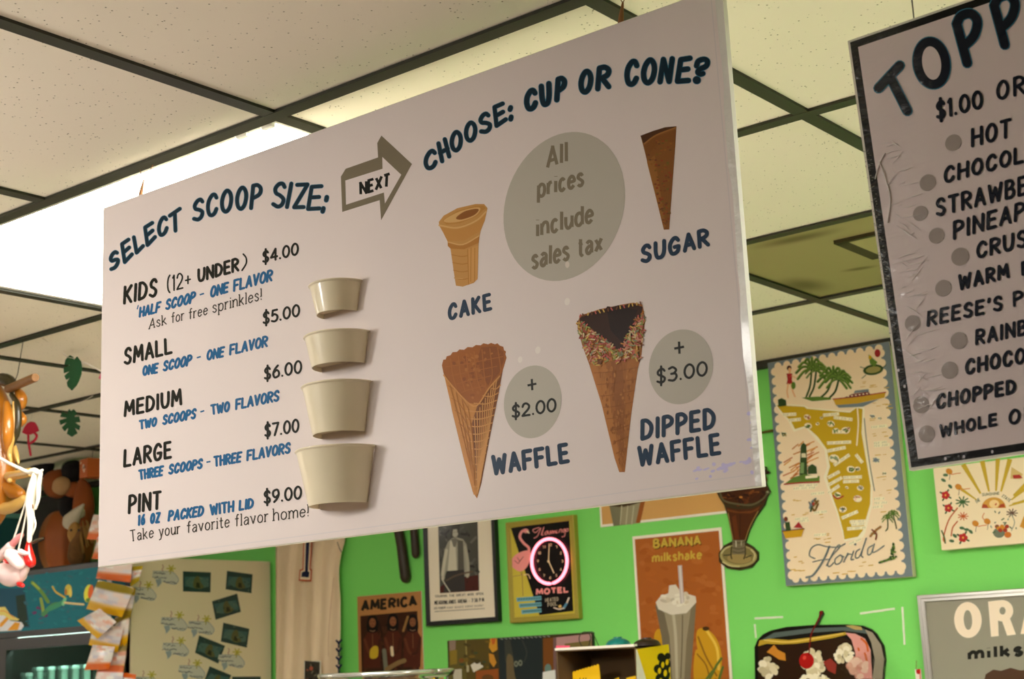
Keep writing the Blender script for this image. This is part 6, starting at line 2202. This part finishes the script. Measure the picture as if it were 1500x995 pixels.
# open carton of yellow snack bags
Yb = 3.34
L_, R_ = on_y(814.5, 954, Yb), on_y(931, 949, Yb)
zt = on_y(815, 953, Yb).z
bx0, bx1, bz0, bz1 = L_.x, R_.x, kz, zt
BD = on_x(979.5, 944, bx1).y - Yb
M_card = mat('brown_card_inside', lin((92, 70, 42)), .85)
t = thing('snack_carton', 'open display carton with a yellow flower-print side, below the banana poster', 'box', ((bx0 + bx1) / 2, Yb + BD / 2, kz))
bm = bmesh.new()
for q in ((bx0, bx0 + .004, bz0, bz1), (bx1 - .004, bx1, bz0, bz1), (bx0, bx1, bz1 - .004, bz1), (bx0, bx1, bz0, bz0 + .004)):
    add_box(bm, q[0], q[1], Yb, Yb + BD, q[2], q[3])
add_box(bm, bx0, bx1, Yb + BD - .004, Yb + BD, bz0, bz1)
bm_obj('tray', bm, M_card, t)
box('top_edge', bx0 - .002, bx1 - .002, Yb - .003, Yb + .012, bz1 - .001, bz1 + .006, mat('white_card_edge', (226, 218, 204), .7), t, bevel=.001)
fl = t
a = Art(lambda px, py: on_x(px, py, bx1), (1, 0, 0), GAIN_W, base=.0006)
a.crop(800, 920, 7.5)
a.poly([(988, 236), (1345, 180), (1372, 640), (1376, 960), (1010, 1000)], (228, 192, 20))
a.poly([(984, 240), (996, 236), (1120, 640), (1190, 960), (1010, 1000)], (222, 214, 206))
for x, y, r_ in ((1262, 325, 44), (1332, 312, 44), (1226, 452, 46), (1300, 400, 66), (1362, 420, 40), (1290, 500, 70), (1250, 560, 52), (1345, 540, 52), (1300, 610, 60)):
    if x + r_ > 1366:
        r_ = 1366 - x
    a.ell(x, y, r_, r_ * 1.1, (22, 22, 12), 0, 20)
for x, y, rx, ry in ((1279, 408, 17, 34), (1327, 378, 17, 34), (1243, 472, 18, 34), (1307, 498, 19, 38), (1354, 462, 9, 32), (1358, 560, 8, 30), (1258, 575, 16, 24)):
    a.ell(x, y, rx, ry, (228, 192, 20), 4, 18)
a.build('side_print', M_art, t)
YS_ = (222, 176, 18)
KC = lambda *pts: [(800 + p[0] / 7.5, 920 + p[1] / 7.5) for p in pts]
for lab, q, dy, sd in (('yellow snack bag with a toothed top edge standing in the open carton', KC((285, 478), (580, 392), (650, 800), (240, 830)), .06, 1), ('middle yellow snack bag, only its corner showing in the carton', KC((745, 560), (800, 535), (860, 800), (720, 820)), .09, 2), ('rightmost yellow snack bag in the carton, beside its right wall', KC((880, 545), (985, 520), (975, 800), (850, 820)), .08, 3)):
    W4 = [on_y(p[0], p[1], Yb + dy) for p in q]
    for p in W4:
        p.x = min(max(p.x, bx0 + .008), bx1 - .009)
    W4[2].z = W4[3].z = kz + .007
    cen = sum(W4, Vector()) / 4
    o = thing('snack_bag', lab, 'snack bag', tuple(cen), 'snack bags in the carton')
    bm = bmesh.new()
    nu, nv = 18, 12
    g = []
    for s in (0, 1):
        gg = []
        for j in range(nv + 1):
            row = []
            for i in range(nu + 1):
                u, v = i / nu, j / nv
                p = (W4[0] * (1 - u) + W4[1] * u) * (1 - v) + (W4[3] * (1 - u) + W4[2] * u) * v
                b_ = math.sin(math.pi * u) ** .6 * math.sin(math.pi * min(1, max(0, (v - .18) / .82))) ** .5
                z = (.004 if (i % 2 == 0 and j == 0) else 0)
                row.append(bm.verts.new(p + Vector((0, (-1 if s == 0 else 1) * (.022 * b_ + .0005), -z))))
            gg.append(row)
        for j in range(nv):
            for i in range(nu):
                bm.faces.new((gg[j][i], gg[j][i + 1], gg[j + 1][i + 1], gg[j + 1][i]))
    bm_obj('wrapper', bm, mat('yellow_foil', lin(YS_), .35, coat=.3), o, smooth=True)
    if sd == 1:
        a = Art(flat_y(Yb + dy - .023), (0, -1, 0), GAIN_W, base=.0)
        a.crop(800, 920, 7.5)
        for x in (372, 408, 436):
            a.stroke([(x, 548), (x + 3, 600)], 10, (50, 40, 10), caps='butt')
        a.build('bag_print', M_art, o)

# odds and ends lying on the carton
M_teal = mat('teal_enamel', lin((18, 120, 112)), .35)
M_dk = mat('dark_enamel', lin((40, 24, 14)), .35)
for lab, px, py, hw, M_ in (('teal upturned bowl on top of the open carton', 905, 934.5, 19, M_teal), ('dark brown upturned bowl on the carton beside the teal bowl', 947, 935.5, 20, M_dk)):
    Yo = Yb + BD * .62
    q = on_y(px, py, Yo)
    pw = pxs(Yo, px, py) * hw
    if M_ is M_dk:
        q.z, base = q.z, bz1 + .001
        q.x = min(q.x, bx1 + .045)
    base = bz1 + .0005
    o = thing('bowl', lab, 'bowl', (q.x, Yo, base), 'upturned bowls on the carton')
    bm = bmesh.new()
    hh = max(.014, q.z - base)
    add_lathe(bm, q.x, Yo, [(pw * 1.04, base), (pw * 1.06, base + .0025), (pw, base + .004)] + [(pw * math.cos(k * .19), base + .004 + (hh - .004) * math.sin(k * .19)) for k in range(1, 8)] + [(pw * .2, base + hh)], 28)
    bm_obj('shell', bm, M_, o, smooth=True)
    bm = bmesh.new()
    add_lathe(bm, q.x, Yo, [(pw * .36, base + hh * .96), (pw * .34, base + hh + .002), (pw * .28, base + hh + .002)], 20)
    bm_obj('foot_ring', bm, M_, o)
q = on_y(838, 945, Yb + .1)
pk = thing('pink_note', 'bright pink paper note lying folded on the left end of the carton', 'note', (q.x, Yb + .1, bz1))
w_ = pxs(Yb + .1, 838, 945) * 14
mesh_obj('paper', [(q.x - w_, Yb + .06, bz1 + .001), (q.x + w_, Yb + .05, bz1 + .001), (q.x + w_, Yb + .13, bz1 + .001), (q.x - w_, Yb + .14, bz1 + .001), (q.x - w_, Yb + .06, q.z), (q.x + w_, Yb + .055, q.z - .002)], [(0, 1, 2, 3), (0, 1, 5, 4)], mat('pink_paper', lin((240, 90, 120)), .7), pk)
q = on_y(857, 937, Yb + BD * .8)
bm = bmesh.new()
rr_ = pxs(Yb + BD * .8, 857, 937) * 10
cz_ = bz1 + rr_ * 1.3
pts = [(q.x + rr_ * math.cos(k * .331), Yb + BD * .8 + .004 * math.sin(k * .6), cz_ + rr_ * 1.25 * math.sin(k * .331)) for k in range(20)]
add_tube(bm, pts, .0014, 6)
add_tube(bm, [pts[4], Vector(pts[4]) + Vector((.02, 0, .0)), Vector((q.x + rr_ * 2.6, Yb + BD * .8, bz1 + .002))], .0012, 6)
o = bm_obj('cable_loop', bm, M_grid, None, (q.x, Yb + BD * .8, bz1))
tag(o, 'thin dark cable loop standing on the carton in front of the collage picture', 'cable')

# ------------------------------------------------------------------ garland of leaves and flamingos under the ceiling
M_leaf = mat('green_felt_leaf', lin((24, 84, 44)), .7)
M_string = mat('white_string', (226, 216, 200), .8)
KG = lambda pts: [(p[0] / 3.825, 480 + p[1] / 3.825) for p in pts]


def cutout_px(nm, lab, cat, pts, Y, M_, group, th=.003):
    ws = [on_y(p[0], p[1], Y) for p in pts]
    c = sum(ws, Vector()) / len(ws)
    top = max(ws, key=lambda p: p.z)
    o = thing(nm, lab, cat, (c.x, Y, top.z), group)
    prism('blade', [(p.x, p.z) for p in ws], Y, Y + th, M_, o)
    return o, top


YG, YG2 = on_z(106, 519, HC).y - .02, on_z(100, 590, HC).y - .02
YG3, YG4 = on_z(44, 610, HC).y - .02, on_z(154, 534, HC).y - .02
o, t1 = cutout_px('leaf_garland', 'upper green cut-out leaf hanging under the ceiling left of the menu sign', 'decoration',
                  KG([(390, 155), (412, 168), (414, 182), (430, 162), (450, 190), (456, 225), (452, 262), (438, 300), (425, 325), (400, 352), (378, 330), (374, 308), (396, 272), (370, 292), (360, 270), (394, 240), (357, 255), (356, 225), (398, 207), (360, 212), (366, 180)]), YG, M_leaf, 'garland leaves')
bm = bmesh.new()
s0, s1, s2 = on_z(62, 494, HC), on_y(100, 524, YG + .001), on_y(108, 525, YG + .001)
add_tube(bm, [(s0.x, s0.y, HC - .003), on_y(86, 512, YG), s1, s2], .0013, 6)
add_tube(bm, [s2, on_y(128, 533, YG + .01), on_y(152, 546, YG + .02)], .0022, 6)
bm_obj('string', bm, M_string, o)
o, t2 = cutout_px('leaf_garland', 'lower green split leaf hanging left of the menu sign above the stuffed toy', 'decoration',
                  KG([(385, 455), (396, 470), (410, 458), (428, 478), (412, 500), (440, 498), (447, 530), (418, 532), (446, 552), (440, 575), (414, 560), (430, 592), (400, 612), (374, 596), (384, 556), (360, 580), (346, 560), (378, 526), (338, 545), (332, 520), (374, 506), (336, 500), (348, 472), (376, 484)]), YG2, M_leaf, 'garland leaves')
bm = bmesh.new()
sA = on_z(128, 585, HC)
add_tube(bm, [on_y(101, 600, YG2 + .001), on_y(112, 592, YG2), on_y(128, 585, YG2), (on_y(136, 575, YG2).x, YG2, HC - .003)], .0013, 6)
bm_obj('string', bm, M_string, o)
M_flr = mat('red_pink_felt', lin((206, 30, 62)), .7)
M_flp = mat('light_pink_felt', lin((238, 120, 150)), .7)
o, t3 = cutout_px('flamingo_garland', 'red pink cut-out flamingo hanging beside the carved wooden figure', 'decoration', KG([(122, 588), (136, 558), (152, 536), (172, 526), (192, 530), (206, 550), (216, 578), (190, 590), (168, 600), (146, 600)]), YG3, M_flr, 'garland flamingos')
for nm, q, r_ in (('leg', [(158, 600), (160, 640), (166, 680), (172, 716)], 8), ('neck', [(192, 590), (206, 606), (196, 630), (172, 646), (160, 652)], 9)):
    bm = bmesh.new()
    tube_px(bm, KG(q), r_ / 3.825 / 1.3, YG3 + .002, 8)
    bm_obj(nm, bm, M_flr, o)
bm = bmesh.new()
tp = on_y(44, 618, YG3)
add_tube(bm, [tp, (tp.x + .01, YG3, HC - .003)], .0011, 6)
bm_obj('string', bm, M_string, o)
o, t4 = cutout_px('flamingo_garland', 'light pink cut-out flamingo half hidden behind the left edge of the menu sign', 'decoration', KG([(560, 262), (576, 232), (598, 226), (620, 250), (622, 300), (600, 345), (574, 330), (568, 296), (552, 284)]), YG4, M_flp, 'garland flamingos')
bm = bmesh.new()
tube_px(bm, KG([(600, 335), (606, 370), (598, 400)]), 1.6, YG4 + .002, 8)
bm_obj('leg', bm, M_flp, o)
bm = bmesh.new()
tp = on_y(154, 540, YG4)
add_tube(bm, [tp, (tp.x + .01, YG4, HC - .003)], .0011, 6)
bm_obj('string', bm, M_string, o)

# ------------------------------------------------------------------ carved wooden figure hanging at the left edge
YF = A0 + T
M_gw = mat('golden_wood', lin((184, 112, 24)), .32, bump=.2, bscale=25, var=.22, coat=.5)
M_gd = mat('dark_carved_wood', lin((52, 44, 18)), .4, bump=.3, bscale=60, coat=.3)
M_gl = mat('pale_carved_wood', lin((208, 164, 84)), .35, coat=.4)
M_peg = mat('peg_wood', lin((126, 84, 36)), .5, var=.2, bscale=40)
hk = on_y(34, 498, YF)
bt_ = on_y(10, 760, YF)
t = thing('carved_figure', 'golden brown carved wooden figure with peg arms hanging on a wire at the left edge', 'carving', (bt_.x, YF, bt_.z))
for nm, pts, rad, M_, dy in (('body', [(-14, 560), (-4, 590), (0, 640), (2, 690), (-2, 730), (-8, 760)], [10, 16, 18, 19, 20, 12], M_gw, None),
                             ('breast', [(10, 592), (12, 615), (11, 642), (9, 662)], [5, 8, 7.5, 3], M_gw, [-.03, -.035, -.035, -.025]),
                             ('shoulder', [(26, 572), (31, 582), (31, 592), (28, 600)], [5, 8, 7.5, 4], M_gw, None),
                             ('hip', [(30, 606), (33, 615), (31, 622)], [4, 6.5, 4], M_gw, None),
                             ('dark_strap', [(17, 578), (25, 592), (27, 612), (25, 634), (19, 652)], [3.5, 4.4, 4.6, 4.2, 2.5], M_gd, [-.012, -.018, -.018, -.018, -.012]),
                             ('pale_ridge', [(20, 590), (20.5, 612), (19, 640), (14, 664), (16, 676)], [2.2, 2.6, 2.8, 3.6, 2.4], M_gl, [-.024] * 5),
                             ('tail_tip', [(20, 655), (24, 668), (27, 678)], [4.4, 4, 2], M_gl, None),
                             ('head', [(-6, 554), (4, 556), (14, 560), (20, 570)], [6, 9, 9, 5], M_gd, None),
                             ('lower_lobe', [(10, 712), (20, 720), (30, 724)], [9, 11, 8], M_gw, None),
                             ('foot', [(-6, 742), (10, 745), (26, 738), (34, 730)], [9, 9, 8, 5], M_gl, None)):
    bm = bmesh.new()
    tube_px(bm, pts, rad, YF, 14, True, dy)
    bm_obj(nm, bm, M_, t, smooth=True)
for q, rad in ([[(12, 570), (52, 553)], 6.2], [[(12, 698), (46, 692)], 6.4]):
    bm = bmesh.new()
    p0, p1 = on_y(*q[0], YF - .01), on_y(*q[1], YF - .05)
    pr = pxs(YF, 30, 600) * rad
    add_tube(bm, [p0, p1 - (p1 - p0) * .03, p1], [pr, pr, pr * .9], 16, round_caps=False)
    bm_obj('peg', bm, M_peg if q[1][1] < 600 else M_gl, t, smooth=False)
bm = bmesh.new()
q = on_y(14, 704, YF - .05)
add_blob(bm, q, (.007, .007, .006), 10)
bm_obj('peg_button', bm, M_gl, t, smooth=True)
bm = bmesh.new()
add_tube(bm, [(hk.x, YF, HC - .003), on_y(26, 548, YF), on_y(22, 558, YF)], .0011, 6)
bm_obj('hanging_wire', bm, M_grid, t)

# white cord and shiny pink toy tied to the lower peg
YK = YF - .06
M_cord = mat('white_cotton_cord', lin((244, 226, 206), 1.1), .6)
M_pink = mat('shiny_pink_white', lin((246, 206, 200), 1.1), .22, coat=.6, var=.08, bscale=30)
M_red = mat('shiny_red', lin((214, 26, 20)), .2, coat=.6)
q = on_y(46, 695, YK)
t = thing('cord_tassel', 'white cotton cord knotted on the wooden peg with hanging tassel ends', 'cord', tuple(q))
for nm, pts, rad in (('cord', [(-12, 664), (4, 674), (28, 686), (46, 694)], [2.4, 2.4, 2.5, 2.6]), ('knot', [(44, 692), (50, 690), (57, 693), (62, 689)], [4, 4.6, 4, 1.8]), ('tassel', [(52, 694), (48, 714), (44, 736), (45, 764), (43, 792)], [4.5, 7, 7, 5, 3.6]), ('loose_end', [(60, 694), (57, 710), (56, 730), (52, 745)], [2.5, 3.4, 3, 2]),
                     ('string', [(38, 734), (30, 760), (20, 790)], [1.3] * 3), ('string', [(41, 735), (36, 765), (27, 806)], [1.3] * 3), ('string', [(44, 738), (50, 758), (52, 770), (47, 784)], [1.2] * 4), ('ribbon_curl', [(47, 738), (48, 744), (44, 746)], [1.2] * 3)):
    bm = bmesh.new()
    tube_px(bm, pts, rad, YK - .006, 10)
    bm_obj(nm, bm, M_cord if nm != 'ribbon_curl' else M_peg, t, smooth=True)
q = on_y(20, 835, YK)
t = thing('hanging_toy', 'shiny pink and white toy with red bell on white strings at the left edge', 'toy', tuple(q))
for nm, pts, rad, M_ in (('belly', [(6, 838), (16, 843), (26, 842)], [15, 17, 14], M_pink), ('chest', [(14, 812), (22, 818), (28, 826)], [9, 11, 9], M_pink), ('arm', [(-6, 822), (6, 810), (16, 800)], [6, 7, 7], M_pink), ('arm_tip', [(16, 800), (26, 789), (32, 784)], [5.4, 5, 3.4], mat('deep_pink', lin((236, 150, 150)), .25, coat=.5)),
                         ('ear', [(28, 850), (36, 836), (40, 828)], [5, 6.5, 4], M_pink), ('small_hand', [(30, 808), (37, 811), (41, 811)], [4, 3.4, 2.4], M_pink), ('bell', [(42, 795), (42, 806), (43, 818), (45, 824)], [3.6, 6, 8.6, 8], M_red), ('red_scarf', [(8, 822), (14, 824), (18, 826)], [4, 5, 3], M_red), ('red_foot', [(28, 856), (33, 858)], [4.4, 3.4], M_red), ('green_cuff', [(-4, 830), (3, 834)], [6, 6], mat('green_felt', lin((80, 150, 50)), .6)), ('bell_clapper', [(48, 795), (56, 791), (63, 789)], [2.4, 2, 1.2], M_gd)):
    bm = bmesh.new()
    tube_px(bm, pts, rad, YK - (.02 if nm in ('chest', 'small_hand') else 0), 14)
    bm_obj(nm, bm, M_, t, smooth=True)
